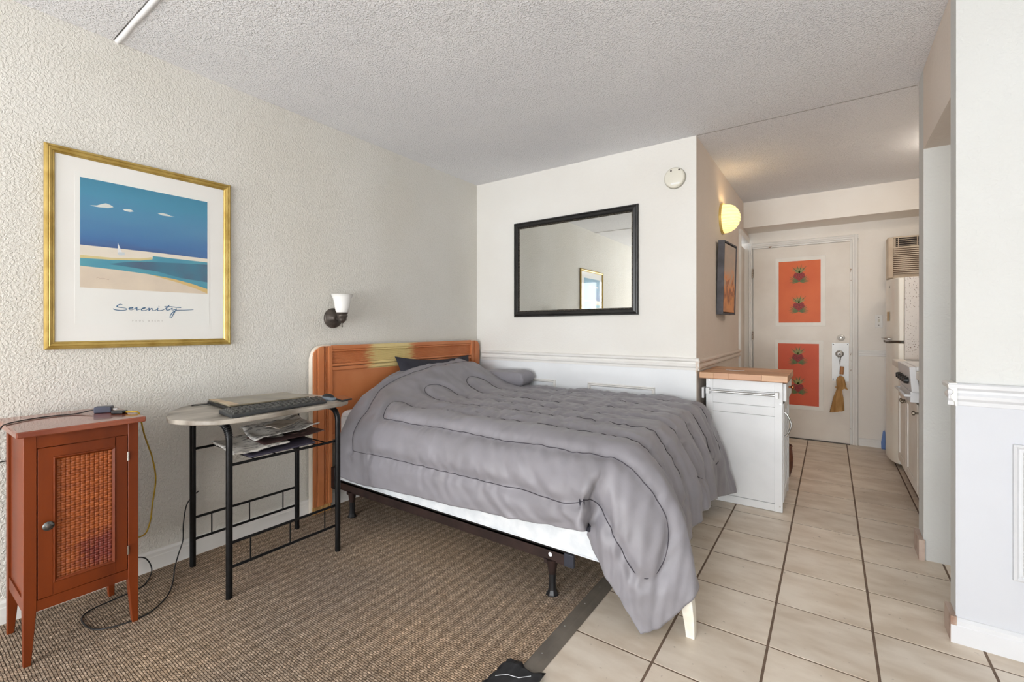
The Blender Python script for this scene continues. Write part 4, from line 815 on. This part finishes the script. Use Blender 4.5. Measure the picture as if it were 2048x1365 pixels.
box(2.06, 2.235, 1.855, 2.01, 0.18, 0.20).build('seat', M_stool, so, bev=0.008)

# ================================================================== PILLOWS
def pillow(name, c, ux, uy, un, w, h, t, m, label, pinch=0.10, pw=4):
    ux, uy, un, c = Vector(ux).normalized(), Vector(uy).normalized(), Vector(un).normalized(), Vector(c)
    N = 28; fr, bk = [], []
    for i in range(N + 1):
        r1, r2 = [], []
        for j in range(N + 1):
            u, v = -1 + 2 * i / N, -1 + 2 * j / N
            pu = u * (1 - pinch * (1 - v * v) * abs(u) ** 3 * 0 - pinch * 0.6 * (1 - v ** 2) * abs(u)); pv = v * (1 - pinch * (1 - u * u) * abs(v))
            th = t * (max(0, 1 - u ** pw) * max(0, 1 - v ** pw)) ** 0.5
            wr_ = 0.004 * mnoise.noise((u * 3, v * 3, w)) * (th / t)
            p = c + ux * pu * w / 2 + uy * pv * h / 2
            r1.append(p + un * (th / 2 + wr_)); r2.append(p - un * (th / 2))
        fr.append(r1); bk.append(r2)
    b = MB().grid(fr); b.grid([r[::-1] for r in bk])
    return tag(b.build(name, m, None, True), label, 'pillow')
M_navy = mat('navy_cotton', rgb(48, 48, 58), 0.8, col2=rgb(40, 40, 50), nscale=12, bump=0.1, bscale=300)
M_com = mat('grey_comforter', rgb(140, 137, 143), 0.5, col2=rgb(135, 132, 137), nscale=8, sheen=0.1, bump=0.12, bscale=90, bdist=0.002)
pillow('pillow', (0.165, 2.665, 0.752), (0, 0.999, -0.035), (-0.36, 0.09, 0.92), (0.93, 0.0, 0.36), 0.84, 0.46, 0.11, M_navy, 'navy pillow under the comforter, its corners showing against the headboard', 0.16)
pillow('pillow', (0.44, 3.175, 0.765), (1, 0.05, 0.02), (0, 1, 0.1), (0, -0.1, 1), 0.46, 0.18, 0.125, M_com, 'grey pillow wedged between the far side of the bed and the wall', 0.0, 10)

# ================================================================== COMFORTER
cs = [0.0, 0.13, 0.28, 0.50, 0.80, 1.20, 1.55, 1.75, 1.92, 2.10, 2.28, 2.46]
ct = [0.0, 0.15, 0.29, 0.42, 0.67, 1.02, 1.37, 1.66, 1.87, 2.00]
cx = [None, 0.26, 0.40, 0.60, 0.90, 1.28, 1.62, 1.82]
hem = [None, 0.275, 0.272, 0.283, 0.300, 0.318, 0.342, 0.362]
zt = 0.695
G = np.zeros((len(cs), len(ct), 3))
ytop = [None, None, None, 1.80, 2.05, 2.40, 2.75, 3.05, 3.24, 3.285]
for i in range(1, 8):
    x = cx[i]; hz = hem[i]
    G[i, 0] = (x, 1.690, hz); G[i, 1] = (x, 1.682, 0.40 + hz * 0.15); G[i, 2] = (x, 1.700, 0.58); G[i, 3] = (x, 1.80, 0.676)
    for j in range(4, 9): G[i, j] = (x, ytop[j], zt + 0.01)
    G[i, 8, 2] = zt; G[i, 9] = (x, 3.29, 0.62)
# head edge and pillow rise
G[0] = [(0.245, 1.690, 0.282), (0.25, 1.684, 0.44), (0.275, 1.705, 0.585), (0.245, 1.81, 0.70), (0.17, 2.05, 0.80), (0.105, 2.36, 0.890), (0.10, 2.72, 0.905), (0.10, 2.98, 0.89), (0.16, 3.20, 0.73), (0.17, 3.27, 0.66)]
G[1, 0] = (0.36, 1.690, 0.273); G[1, 1] = (0.36, 1.684, 0.44); G[1, 2] = (0.36, 1.70, 0.585); G[1, 3] = (0.34, 1.80, 0.69)
G[2, 0, 0] = G[2, 1, 0] = G[2, 2, 0] = G[2, 3, 0] = 0.47
for j, z in ((4, 0.795), (5, 0.885), (6, 0.900), (7, 0.880), (8, 0.73)): G[1, j] = (0.20, ytop[j], z)
for j, z in ((4, 0.755), (5, 0.815), (6, 0.83), (7, 0.815), (8, 0.715)): G[2, j] = (0.345, ytop[j], z)
for j, z in ((4, 0.710), (5, 0.718), (6, 0.725), (7, 0.72)): G[3, j] = (0.56, ytop[j], z)
G[0, 9] = (0.17, 3.285, 0.62); G[1, 9] = (0.24, 3.29, 0.62)
# near corner fold
G[7, 0] = (1.845, 1.665, 0.372); G[7, 1] = (1.85, 1.655, 0.46); G[7, 2] = (1.84, 1.690, 0.585)
G[8] = [(1.900, 1.715, 0.365), (1.925, 1.700, 0.475), (1.955, 1.715, 0.60), (1.985, 1.83, 0.668), (1.99, 2.05, 0.695), (2.00, 2.40, 0.700), (2.00, 2.75, 0.700), (2.00, 3.05, 0.695), (2.005, 3.26, 0.675), (2.005, 3.33, 0.60)]
G[9] = [(1.955, 1.725, 0.235), (2.015, 1.712, 0.34), (2.075, 1.740, 0.46), (2.140, 1.855, 0.555), (2.115, 2.06, 0.575), (2.105, 2.40, 0.585), (2.10, 2.75, 0.58), (2.095, 3.05, 0.565), (2.085, 3.28, 0.52), (2.06, 3.345, 0.45)]
G[10] = [(2.040, 1.725, 0.122), (2.095, 1.728, 0.190), (2.170, 1.765, 0.275), (2.238, 1.860, 0.38), (2.180, 2.05, 0.40), (2.175, 2.40, 0.425), (2.17, 2.75, 0.42), (2.15, 3.05, 0.37), (2.145, 3.29, 0.33), (2.10, 3.355, 0.27)]
G[11] = [(2.122, 1.735, 0.014), (2.175, 1.755, 0.040), (2.240, 1.790, 0.105), (2.298, 1.838, 0.172), (2.205, 2.04, 0.215), (2.200, 2.38, 0.262), (2.20, 2.70, 0.258), (2.135, 3.03, 0.15), (2.218, 3.29, 0.112), (2.15, 3.36, 0.10)]
# pleat where the side panel overlaps the hanging corner
mid = (G[7] + G[8]) / 2
mid[0] = (1.908, 1.648, 0.388); mid[1] = (1.916, 1.652, 0.485); mid[2] = (1.925, 1.690, 0.597)
G[8, 0] = (1.882, 1.742, 0.350); G[8, 1] = (1.915, 1.728, 0.462); G[8, 2] = (1.955, 1.722, 0.597)
G = np.insert(G, 8, mid, axis=0); cs.insert(8, 1.84)
def herm(knots, vals, q):
    # cubic Hermite through knots (non-uniform, averaged slopes), vals (n, ...)
    k = np.array(knots); n_ = len(k); d = (vals[1:] - vals[:-1]) / (k[1:] - k[:-1]).reshape((-1,) + (1,) * (vals.ndim - 1))
    m = np.zeros_like(vals); m[0] = d[0]; m[-1] = d[-1]
    for i in range(1, n_ - 1):
        h0, h1 = k[i] - k[i - 1], k[i + 1] - k[i]; m[i] = (h1 * d[i - 1] + h0 * d[i]) / (h0 + h1)
    idx = np.clip(np.searchsorted(k, q, side='right') - 1, 0, n_ - 2)
    h = k[idx + 1] - k[idx]; t = (q - k[idx]) / h
    sh = (-1,) + (1,) * (vals.ndim - 1); t = t.reshape(sh); h = h.reshape(sh)
    return (2 * t**3 - 3 * t**2 + 1) * vals[idx] + (t**3 - 2 * t**2 + t) * h * m[idx] + (-2 * t**3 + 3 * t**2) * vals[idx + 1] + (t**3 - t**2) * h * m[idx + 1]
NS, NT = 300, 250
S_ = np.linspace(0, cs[-1], NS); T_ = np.linspace(0, ct[-1], NT)
A = herm(cs, G, S_); B = herm(ct, np.transpose(A, (1, 0, 2)), T_); SURF = np.transpose(B, (1, 0, 2))
SS, TT = np.meshgrid(S_, T_, indexing='ij')
# serpentine stitching: straight rows at T0 + k*PW, joined by half circles alternately at the foot and the head
T0, PW, SA, SB = 0.172, 0.222, 0.32, 2.31
rows = [T0 + PW * k for k in range(9)]
def seam_dist(s, t):
    D = np.full(s.shape, 9.0); R = PW / 2
    for k, tk in enumerate(rows):
        c = np.clip(s, SA + R, SB - R); D = np.minimum(D, np.hypot(s - c, t - tk))
    for k in range(len(rows) - 1):
        tc_ = rows[k] + R; foot = (k % 2 == 0); sc_ = SB - R if foot else SA + R
        ds, dt = s - sc_, t - tc_; ring = np.abs(np.hypot(ds, dt) - R); ok = ds >= 0 if foot else ds <= 0
        D = np.where(ok, np.minimum(D, ring), D)
    # line along the head edge
    D = np.minimum(D, np.where(t > T0 - 0.02, np.abs(s - 0.13 - 0.03 * np.sin(t * 3)), 9))
    return D
def vnoise(a, b, seed):
    o = np.zeros(a.shape); f = o.ravel(); A_, B_ = a.ravel(), b.ravel()
    for i in range(f.size): f[i] = mnoise.noise((A_[i], B_[i], seed))
    return o
D = seam_dist(SS, TT)
puff = 0.016 * (1 - np.exp(-(D / 0.032) ** 2)) - 0.008
puck = vnoise(SS * 34, TT * 7, 3.3) * 0.0095 * np.exp(-D / 0.06) * np.clip((SS - 0.25) / 0.4, 0.12, 1)
low = vnoise(SS * 5, TT * 6, 8.1) * 0.012 + vnoise(SS * 13, TT * 15, 5.1) * 0.006
ontop = np.clip((SS - 0.45) / 0.3, 0.12, 1) * np.clip((TT - 0.5) / 0.2, 0, 1) * np.clip((2.0 - SS) / 0.3, 0, 1)
crinkle = vnoise(SS * 16 + TT * 6, TT * 22, 12.0) * 0.014 * ontop
side = np.clip((0.5 - TT) / 0.15, 0, 1)
diag = vnoise(SS * 16 + TT * 14, TT * 2.5, 21.0) * 0.012 * side * np.clip((SS - 0.5) / 0.8, 0, 1)
ft = np.clip((SS - 2.0) / 0.25, 0, 1) * np.clip((TT - 0.45) / 0.2, 0, 1)
fold = (np.sin(TT * 34 + 2 * vnoise(SS * 2, TT * 3, 30.0)) * 0.011 + vnoise(SS * 2, TT * 30, 17.0) * 0.010) * ft
DISP = puff + puck + low + crinkle + diag + fold
def normals(Sf):
    du = np.gradient(Sf, axis=0); dv = np.gradient(Sf, axis=1); n_ = np.cross(du, dv); return n_ / np.maximum(np.linalg.norm(n_, axis=2, keepdims=True), 1e-9)
NRM = normals(SURF)
if NRM[NS // 2, NT // 2, 2] < 0: NRM = -NRM
SURF = SURF + NRM * DISP[..., None]
SURF[..., 2] = np.maximum(SURF[..., 2], 0.010)
SURF[..., 1] = np.minimum(SURF[..., 1], np.where(SURF[..., 0] < XP + 0.03, YB - 0.035, 3.372))
N2 = normals(SURF)
if N2[NS // 2, NT // 2, 2] < 0: N2 = -N2
cf = thing('comforter', (1.1, 2.45, 0.01), 'rumpled grey quilted comforter spread over the bed and hanging off its foot', 'comforter')
o0 = ORI[cf]
me = bpy.data.meshes.new('quilt'); V = (SURF - np.array(o0)).reshape(-1, 3)
idx = np.arange(NS * NT).reshape(NS, NT); Fq = np.stack([idx[:-1, :-1], idx[1:, :-1], idx[1:, 1:], idx[:-1, 1:]], -1).reshape(-1, 4)
me.from_pydata(V.tolist(), [], Fq.tolist()); me.polygons.foreach_set('use_smooth', [True] * len(me.polygons)); me.update()
if me.polygons[(NS // 2) * (NT - 1) + NT // 2].normal.z < 0: me.flip_normals()
qo = bpy.data.objects.new('quilt', me); COL.objects.link(qo); qo.parent = cf; ORI[qo] = o0
me.materials.append(M_com); me.materials.append(M_navy)
sd_ = qo.modifiers.new('thick', 'SOLIDIFY'); sd_.thickness = 0.014; sd_.offset = -1; sd_.material_offset = 1; sd_.material_offset_rim = 0
def at(s, t, lift=0.0010):
    fi = np.clip(s / S_[-1] * (NS - 1), 0, NS - 1.001); fj = np.clip(t / T_[-1] * (NT - 1), 0, NT - 1.001)
    i, j = int(fi), int(fj); a, b = fi - i, fj - j
    g = lambda Z: Z[i, j] * (1 - a) * (1 - b) + Z[i + 1, j] * a * (1 - b) + Z[i, j + 1] * (1 - a) * b + Z[i + 1, j + 1] * a * b
    return tuple(g(SURF) + g(N2) * lift)
path = []; R = PW / 2
for k, tk in enumerate(rows):
    if tk > 1.95: break
    seg = np.linspace(SA + R, SB - R, 330)
    if k % 2: seg = seg[::-1]
    path += [(s, tk) for s in seg]
    if k + 1 < len(rows) and rows[k + 1] < 1.95:
        foot = k % 2 == 0
        for a in np.linspace(-math.pi / 2, math.pi / 2, 16)[1:-1]:
            path.append((SB - R + R * math.cos(a), tk + R + R * math.sin(a)) if foot else (SA + R - R * math.cos(a), tk + R + R * math.sin(a)))
M_thread = mat('dark_thread', rgb(66, 62, 70), 0.8)
pp = np.array([at(s, t) for s, t in path])
for _ in range(3): pp[1:-1] = (pp[:-2] + 2 * pp[1:-1] + pp[2:]) / 4
MB().tube(pp.tolist(), 0.0019, 5).build('stitching', M_thread, qo, True)
MB().tube([at(0.13 + 0.03 * math.sin(t * 3), t) for t in np.linspace(T0, 1.85, 120)], 0.0016, 5).build('stitching', M_thread, qo, True)
MB().tube([at(s, T0) for s in np.linspace(0.13 + 0.03 * math.sin(T0 * 3), SA + R, 14)], 0.0016, 5).build('stitching', M_thread, qo, True)

# ================================================================== KITCHEN CART
ca = thing('kitchen_cart', (2.245, 3.67, 0.0), 'white kitchen cart with a butcher-block top and towel bar beside the bed foot', 'kitchen cart')
CY0, CY1, CX0, CX1 = 3.392, 3.90, 2.012, 2.474
M_cart = mat('cart_white', rgb(236, 237, 238), 0.45, col2=rgb(228, 229, 230), nscale=4, bump=0.08, bscale=25)
top = thing_top = MB().box(1.976, 2.503, 3.355, 3.925, 0.842, 0.846).build('counter_top', mat('block_glue', rgb(150, 104, 70), 0.6), ca)
woods = [mat('block_%d' % i, rgb(*c), 0.45, col2=rgb(*(int(x * 0.9) for x in c)), nscale=10, stretch=(0.25, 1, 1), ndetail=6) for i, c in enumerate(((214, 166, 126), (204, 152, 112), (222, 176, 138), (208, 158, 122), (198, 146, 110)))]
for r in range(8):
    y0_, y1_ = 3.355 + 0.57 * r / 8, 3.355 + 0.57 * (r + 1) / 8; x = 1.976; off = random.uniform(0.05, 0.16)
    while x < 2.5029:
        x2 = min(2.503, x + (off if x == 1.976 else random.uniform(0.08, 0.2)))
        if 2.503 - x2 < 0.04: x2 = 2.503
        box(x + 0.0003, x2 - 0.0003, y0_ + 0.0003, y1_ - 0.0003, 0.846, 0.884).build('stave', random.choice(woods), top, bev=0.0008, seg=1); x = x2
for a_, c_, nm in ((CX0, CX0 + 0.045, 'corner_post'), (CX1 - 0.045, CX1, 'corner_post')):
    box(a_, c_, CY0, CY0 + 0.03, 0.002, 0.842).build(nm, M_cart, ca, bev=0.0015, seg=1)
    box(a_, c_, CY1 - 0.03, CY1, 0.002, 0.842).build(nm, M_cart, ca, bev=0.0015, seg=1)
for z0_, z1_, dy in ((0.772, 0.842, 0.003), (0.678, 0.770, 0.002), (0.618, 0.676, 0.004), (0.052, 0.616, 0.006), (0.002, 0.050, 0.002)):
    box(CX0 + 0.045, CX1 - 0.045, CY0 + dy, CY0 + 0.02, z0_, z1_).build('side_panel', M_cart, ca, bev=0.001, seg=1)
box(CX0, CX0 + 0.012, CY0 + 0.03, CY1 - 0.03, 0.01, 0.842).build('back_panel', M_cart, ca); box(CX0 + 0.045, CX1 - 0.045, CY1 - 0.02, CY1 - 0.004, 0.002, 0.842).build('far_side_panel', M_cart, ca)
dwr = box(CX1 - 0.015, CX1 + 0.018, CY0 + 0.032, CY1 - 0.012, 0.715, 0.832).build('drawer', M_cart, ca, bev=0.003)
MB().lathe([(0.008, 0), (0.008, 0.012), (0.018, 0.02), (0.017, 0.03), (0.006, 0.036), (0.0001, 0.036)], (CX1 + 0.018, 3.62, 0.79), 0, 18).build('knob', mat('copper_knob', rgb(150, 86, 50), 0.3, 0.7), dwr, True)
cd = MB().box(CX1 - 0.012, CX1 + 0.004, CY0 + 0.034, CY0 + 0.085, 0.06, 0.70).box(CX1 - 0.012, CX1 + 0.004, CY1 - 0.065, CY1 - 0.014, 0.06, 0.70).box(CX1 - 0.012, CX1 + 0.004, CY0 + 0.085, CY1 - 0.065, 0.645, 0.70).box(CX1 - 0.012, CX1 + 0.004, CY0 + 0.085, CY1 - 0.065, 0.06, 0.115).build('door', M_cart, ca, bev=0.001, seg=1)
box(CX1 - 0.010, CX1 - 0.004, CY0 + 0.085, CY1 - 0.065, 0.115, 0.645).build('door_panel', M_cart, cd)
for y in (3.55, 3.68): MB().tube([(CX1 - 0.001, y, 0.13), (CX1 - 0.001, y, 0.635)], 0.004, 8).build('panel_bead', M_cart, cd, True)
MB().tube(spline([(CX1 + 0.003, 3.505, 0.475), (CX1 + 0.018, 3.505, 0.485), (CX1 + 0.040, 3.505, 0.545), (CX1 + 0.036, 3.505, 0.575), (CX1 + 0.016, 3.505, 0.620), (CX1 + 0.003, 3.505, 0.63)], 8), 0.006, 10).build('handle', M_chrome, cd, True)
tbar = MB().tube([(2.030, CY0 - 0.033, 0.757), (2.440, CY0 - 0.033, 0.757)], 0.0075, 14).build('towel_bar', M_steel, ca, True)
for x in (2.018, 2.432): box(x, x + 0.022, CY0 - 0.046, CY0 + 0.001, 0.737, 0.779).build('bracket', M_cart, tbar, bev=0.004)
box(1.985, 1.999, CY0 - 0.01, CY0 + 0.06, 0.70, 0.775).build('side_hook', M_cart, ca, bev=0.002)
for x, z in ((CX0 + 0.02, 0.826), (CX1 - 0.012, 0.70), (CX1 - 0.015, 0.04)): MB().lathe([(0.005, 0.0), (0.005, 0.0015), (0.0001, 0.002)], (x, CY0, z), 1, 12, -1).build('screw', M_steel, ca, True)
tag(MB().tube(spline([(2.10, 3.62, 0.8865), (2.13, 3.60, 0.8865), (2.16, 3.585, 0.8865), (2.20, 3.59, 0.8865), (2.22, 3.63, 0.8865)], 6), 0.0022, 6).build('twist_tie', M_white, None, True), 'small white bent twist tie lying on the butcher-block top', 'twist tie')
# brown basket just behind the cart
bk = thing('waste_basket', (2.42, 4.25, 0.0), 'reddish brown round basket standing behind the kitchen cart', 'basket')
M_bk = mat('brown_basket', rgb(120, 72, 52), 0.6, col2=rgb(92, 52, 38), nscale=30)
MB().lathe([(0.10, 0.001), (0.11, 0.006), (0.128, 0.08), (0.132, 0.15), (0.122, 0.24), (0.118, 0.245), (0.118, 0.235), (0.127, 0.15), (0.104, 0.012), (0.0001, 0.010)], (2.352, 4.25, 0), 2, 32).build('basket_body', M_bk, bk, True)
MB().tube([(2.352 + 0.121 * math.cos(t), 4.25 + 0.121 * math.sin(t), 0.246) for t in np.linspace(0, 2 * math.pi, 33)], 0.006, 8, False).build('rim', M_bk, bk, True)

# ================================================================== KITCHEN RUN
kc_ = thing('base_cabinet', (3.5, 4.2, 0.0), 'white kitchen base cabinet with panelled doors on the right of the hall', 'cabinet')
KX = 3.178
M_kc = mat('kitchen_white', rgb(238, 233, 226), 0.42, col2=rgb(228, 221, 212), nscale=5)
box(KX + 0.012, 3.85, 3.30, 4.96, 0.10, 0.875).build('body', M_kc, kc_)
box(3.225, 3.85, 3.30, 4.96, 0.0, 0.10).build('toe_kick', mat('toe_kick', rgb(106, 84, 70), 0.7), kc_)
for a_, c_ in ((4.315, 4.76), (3.78, 4.30), (3.31, 3.76)):
    dd = MB().box(KX - 0.008, KX + 0.012, a_, a_ + 0.055, 0.152, 0.712).box(KX - 0.008, KX + 0.012, c_ - 0.055, c_, 0.152, 0.712).box(KX - 0.008, KX + 0.012, a_ + 0.055, c_ - 0.055, 0.657, 0.712).box(KX - 0.008, KX + 0.012, a_ + 0.055, c_ - 0.055, 0.152, 0.207).build('door', M_kc, kc_, bev=0.002, seg=1)
    box(KX + 0.0, KX + 0.010, a_ + 0.055, c_ - 0.055, 0.207, 0.657).build('door_panel', M_kc, dd)
    ky = a_ + 0.028 if a_ > 4.3 else c_ - 0.028
    MB().lathe([(0.006, 0), (0.006, 0.014), (0.015, 0.020), (0.014, 0.030), (0.0001, 0.034)], (KX - 0.008, ky, 0.665), 0, 16, -1).build('knob', mat('aged_knob', rgb(150, 140, 124), 0.35, 0.7, col2=rgb(96, 86, 74), nscale=60), dd, True)
for a_, c_ in ((4.28, 4.76), (3.31, 3.76)): box(KX - 0.008, KX + 0.012, a_, c_, 0.735, 0.862).build('drawer_front', M_kc, kc_, bev=0.003)
ct_ = thing('worktop', (3.5, 4.2, 0.876), 'white kitchen worktop with a sink rim in front of the fridge', 'worktop')
box(3.150, 3.855, 3.30, 4.97, 0.878, 0.930).build('slab', M_kc, ct_, bev=0.008)
ring_frame('sink_rim', ct_, M_steel, (3.22, 3.70, 4.40, 4.90), [(0, 0), (0, 0.003), (0.012, 0.006), (0.025, 0.003), (0.03, 0.0)], lambda u, v, h: (u, v, 0.930 + h))
box(3.25, 3.67, 4.43, 4.87, 0.9285, 0.9315).build('basin', mat('basin_steel', rgb(140, 140, 138), 0.3, 0.9), ct_)
sv = thing('countertop_stove', (3.4, 3.95, 0.93), 'white stove edge with four black control knobs set in the worktop', 'stove')
box(3.150, 3.70, 3.66, 4.24, 0.9305, 0.958).build('stove_top', M_white, sv, bev=0.006)
MB().hexa([(3.13, 3.66, 0.80), (3.1695, 3.66, 0.80), (3.1695, 4.24, 0.80), (3.13, 4.24, 0.80)], [(3.118, 3.66, 0.955), (3.1495, 3.66, 0.955), (3.1495, 4.24, 0.955), (3.118, 4.24, 0.955)]).build('control_panel', M_white, sv, bev=0.004)
for y in (3.74, 3.84, 3.94, 4.04, 4.14):
    kk = MB().lathe([(0.021, 0.0), (0.020, 0.012), (0.016, 0.024), (0.0001, 0.025)], (3.123, y, 0.865), 0, 18, -1).build('control_knob', M_blackpl, sv, True)
MB().tube([(3.13, 3.70, 0.775), (3.105, 3.70, 0.775), (3.105, 4.20, 0.775), (3.13, 4.20, 0.775)], 0.008, 8).build('oven_handle', M_white, sv, True)
box(3.128, KX - 0.009, 3.70, 4.20, 0.735, 0.80).build('handle_mount', M_white, sv)
for y in (3.80, 4.08): MB().lathe([(0.085, 0.0), (0.085, 0.008), (0.06, 0.012), (0.0001, 0.010)], (3.36, y, 0.958), 2, 24).build('burner', M_blackpl, sv, True)

fr_ = thing('refrigerator', (3.5, 5.3, 0.0), 'old white refrigerator with rust specks and rounded doors beside the entry', 'refrigerator')
M_fr = mat('fridge_door', rgb(242, 239, 230), 0.3, col2=rgb(238, 233, 222), nscale=4, coat=0.3)
M_frs = mat('rust_specked_side', rgb(232, 228, 224), 0.45, col2=rgb(226, 220, 216), nscale=3)
n, L, b_ = nodes(M_frs); src = b_.inputs['Base Color'].links[0].from_socket
tc = n.new('ShaderNodeTexCoord'); nz = n.new('ShaderNodeTexNoise'); nz.inputs['Scale'].default_value = 120; nz.inputs['Detail'].default_value = 1; L.new(tc.outputs['Object'], nz.inputs['Vector'])
nz2 = n.new('ShaderNodeTexNoise'); nz2.inputs['Scale'].default_value = 7; L.new(tc.outputs['Object'], nz2.inputs['Vector'])
ml = n.new('ShaderNodeMath'); ml.operation = 'MULTIPLY_ADD'; ml.inputs[1].default_value = 0.35; L.new(nz2.outputs['Fac'], ml.inputs[0]); L.new(nz.outputs['Fac'], ml.inputs[2])
rp = n.new('ShaderNodeValToRGB'); rp.color_ramp.elements[0].position = 0.86; rp.color_ramp.elements[1].position = 0.89; L.new(ml.outputs[0], rp.inputs[0])
mm = n.new('ShaderNodeMix'); mm.data_type = 'RGBA'; L.new(rp.outputs[0], mm.inputs['Factor']); L.new(src, mm.inputs[6]); mm.inputs[7].default_value = rgb(120, 98, 84); L.new(mm.outputs[2], b_.inputs['Base Color'])
FY0, FY1 = 4.985, 5.57
box(3.232, 3.85, FY0, FY1, 0.03, 1.615).build('fridge_body', M_frs, fr_, bev=0.006)
box(3.25, 3.83, FY0 + 0.03, FY1 - 0.03, 0.001, 0.03).build('fridge_base', M_blackpl, fr_)
def fdoor(z0, z1, nm):
    pts = [(3.230, FY0 + 0.004)] + [(3.196 - 0.060 * math.sin(math.pi * t) ** 0.6 * 1.0, FY0 + 0.006 + (FY1 - FY0 - 0.012) * t) for t in np.linspace(0, 1, 15)] + [(3.230, FY1 - 0.004)]
    return MB().prism(pts, 2, z0, z1).build(nm, M_fr, fr_, True, bev=0.006)
f1 = fdoor(0.045, 1.060, 'fridge_door'); f2 = fdoor(1.082, 1.612, 'freezer_door')
for z in (1.064, 1.074): MB().tube([(3.205, FY0 + 0.005, z), (3.125, FY0 + 0.20, z), (3.128, FY0 + 0.40, z)], 0.004, 8).build('door_gap_strip', mat('rusty_strip', rgb(96, 78, 62), 0.6, 0.3), fr_, True)
MB().tube(spline([(3.150, FY0 + 0.06, 1.095), (3.112, FY0 + 0.09, 1.10), (3.108, FY0 + 0.30, 1.10), (3.135, FY0 + 0.33, 1.098)], 6), 0.008, 10).build('handle', M_steel, f2, True)
MB().lathe([(0.013, 0), (0.011, 0.004), (0.0001, 0.005)], (3.150, FY0 + 0.15, 1.545), 0, 18, -1).build('badge', M_steel, f2, True)
MB().hexa([(3.1445, FY0 + 0.14, 1.25), (3.1465, FY0 + 0.14, 1.25), (3.1365, FY0 + 0.20, 1.25), (3.1345, FY0 + 0.20, 1.25)], [(3.1445, FY0 + 0.14, 1.33), (3.1465, FY0 + 0.14, 1.33), (3.1365, FY0 + 0.20, 1.33), (3.1345, FY0 + 0.20, 1.33)]).build('sticker', mat('tan_sticker', rgb(206, 180, 138), 0.6), f2)
ac = thing('air_conditioner', (3.5, YD, 1.66), 'beige air conditioner with dark louvres set in the wall above the fridge', 'air conditioner')
M_ac = mat('beige_plastic', rgb(214, 198, 176), 0.5, col2=rgb(196, 176, 152), nscale=10)
AY = 5.625
box(3.175, 3.75, AY + 0.02, YD + 0.05, 1.66, 2.055).build('case', M_ac, ac, bev=0.006)
M_dk = mat('dark_grille', rgb(58, 48, 42), 0.7)
box(3.235, 3.72, AY + 0.012, AY + 0.0205, 1.955, 2.04).build('vent_recess', M_dk, ac); box(3.215, 3.74, AY + 0.012, AY + 0.0205, 1.70, 1.945).build('grille_recess', mat('brown_recess', rgb(110, 84, 66), 0.7), ac)
box(3.178, 3.216, AY, AY + 0.02, 1.665, 2.05).build('face_side', M_ac, ac, bev=0.004); box(3.216, 3.75, AY, AY + 0.02, 1.942, 1.958).build('face_bar', M_ac, ac); box(3.216, 3.75, AY, AY + 0.02, 1.662, 1.676).build('face_bar', M_ac, ac); box(3.216, 3.75, AY, AY + 0.02, 2.04, 2.054).build('face_bar', M_ac, ac)
s0_ = box(3.217, 3.74, AY - 0.002, AY + 0.012, 1.702, 1.712).build('louver', M_ac, ac)
for k in range(1, 13): clone(s0_, ac, (0, 0, 0.0185 * k))
s1_ = box(3.237, 3.72, AY + 0.0, AY + 0.008, 1.966, 1.9695).build('vent_bar', M_ac, ac)
for k in range(1, 4): clone(s1_, ac, (0, 0, 0.0195 * k))
for x in (3.25, 3.385, 3.52, 3.66): box(x, x + 0.005, AY + 0.001, AY + 0.012, 1.958, 2.04).build('vent_post', M_ac, ac)
bl = thing('plastic_strip', (3.150, YD - 0.03, 0.0), 'blue plastic strip standing on the floor between baseboard and fridge', 'plastic strip')
MB().prism([(3.136, 0.001), (3.166, 0.001), (3.168, 0.06), (3.166, 0.165), (3.158, 0.185), (3.148, 0.17), (3.134, 0.06)], 1, YD - 0.034, YD - 0.030).build('strip_upright', mat('blue_plastic', rgb(112, 142, 198), 0.5, col2=rgb(98, 128, 186)), bl)
box(3.136, 3.166, YD - 0.06, YD - 0.030, 0.001, 0.004).build('strip_foot', MATS['blue_plastic'], bl)

# fill lamp added out of sight behind the right-hand pier, brightens the hall
kl = thing('added_fill_lamp', (3.5, 4.3, H), 'unseen flush fill lamp added over the kitchen worktop to brighten the hall', 'fill lamp')
MB().lathe([(0.15, 0.0), (0.15, 0.02), (0.14, 0.025)], (3.5, 4.3, H), 2, 32, -1).build('base_ring', M_steel, kl, True)
MB().lathe([(0.138, 0.02), (0.13, 0.05), (0.10, 0.08), (0.05, 0.095), (0.0001, 0.10)], (3.5, 4.3, H), 2, 32, -1).build('glass_bowl', mat('fill_bowl', rgb(250, 244, 230), 0.4, emis=rgb(255, 242, 226), estr=40.0), kl, True)
al = thing('added_fill_lamp', (3.75, 2.8, 2.115), 'small unseen fill lamp added to brighten the alcove behind the right-hand pier', 'fill lamp')  # second added lamp, hidden from view, lifts the alcove wall
MB().lathe([(0.10, 0.0), (0.10, 0.015), (0.095, 0.018)], (3.75, 2.8, 2.115), 2, 28, -1).build('base_ring', M_steel, al, True)
MB().lathe([(0.093, 0.015), (0.085, 0.04), (0.05, 0.06), (0.0001, 0.066)], (3.75, 2.8, 2.115), 2, 28, -1).build('glass_bowl', mat('fill_bowl_small', rgb(250, 246, 238), 0.4, emis=rgb(255, 246, 232), estr=30.0), al, True)
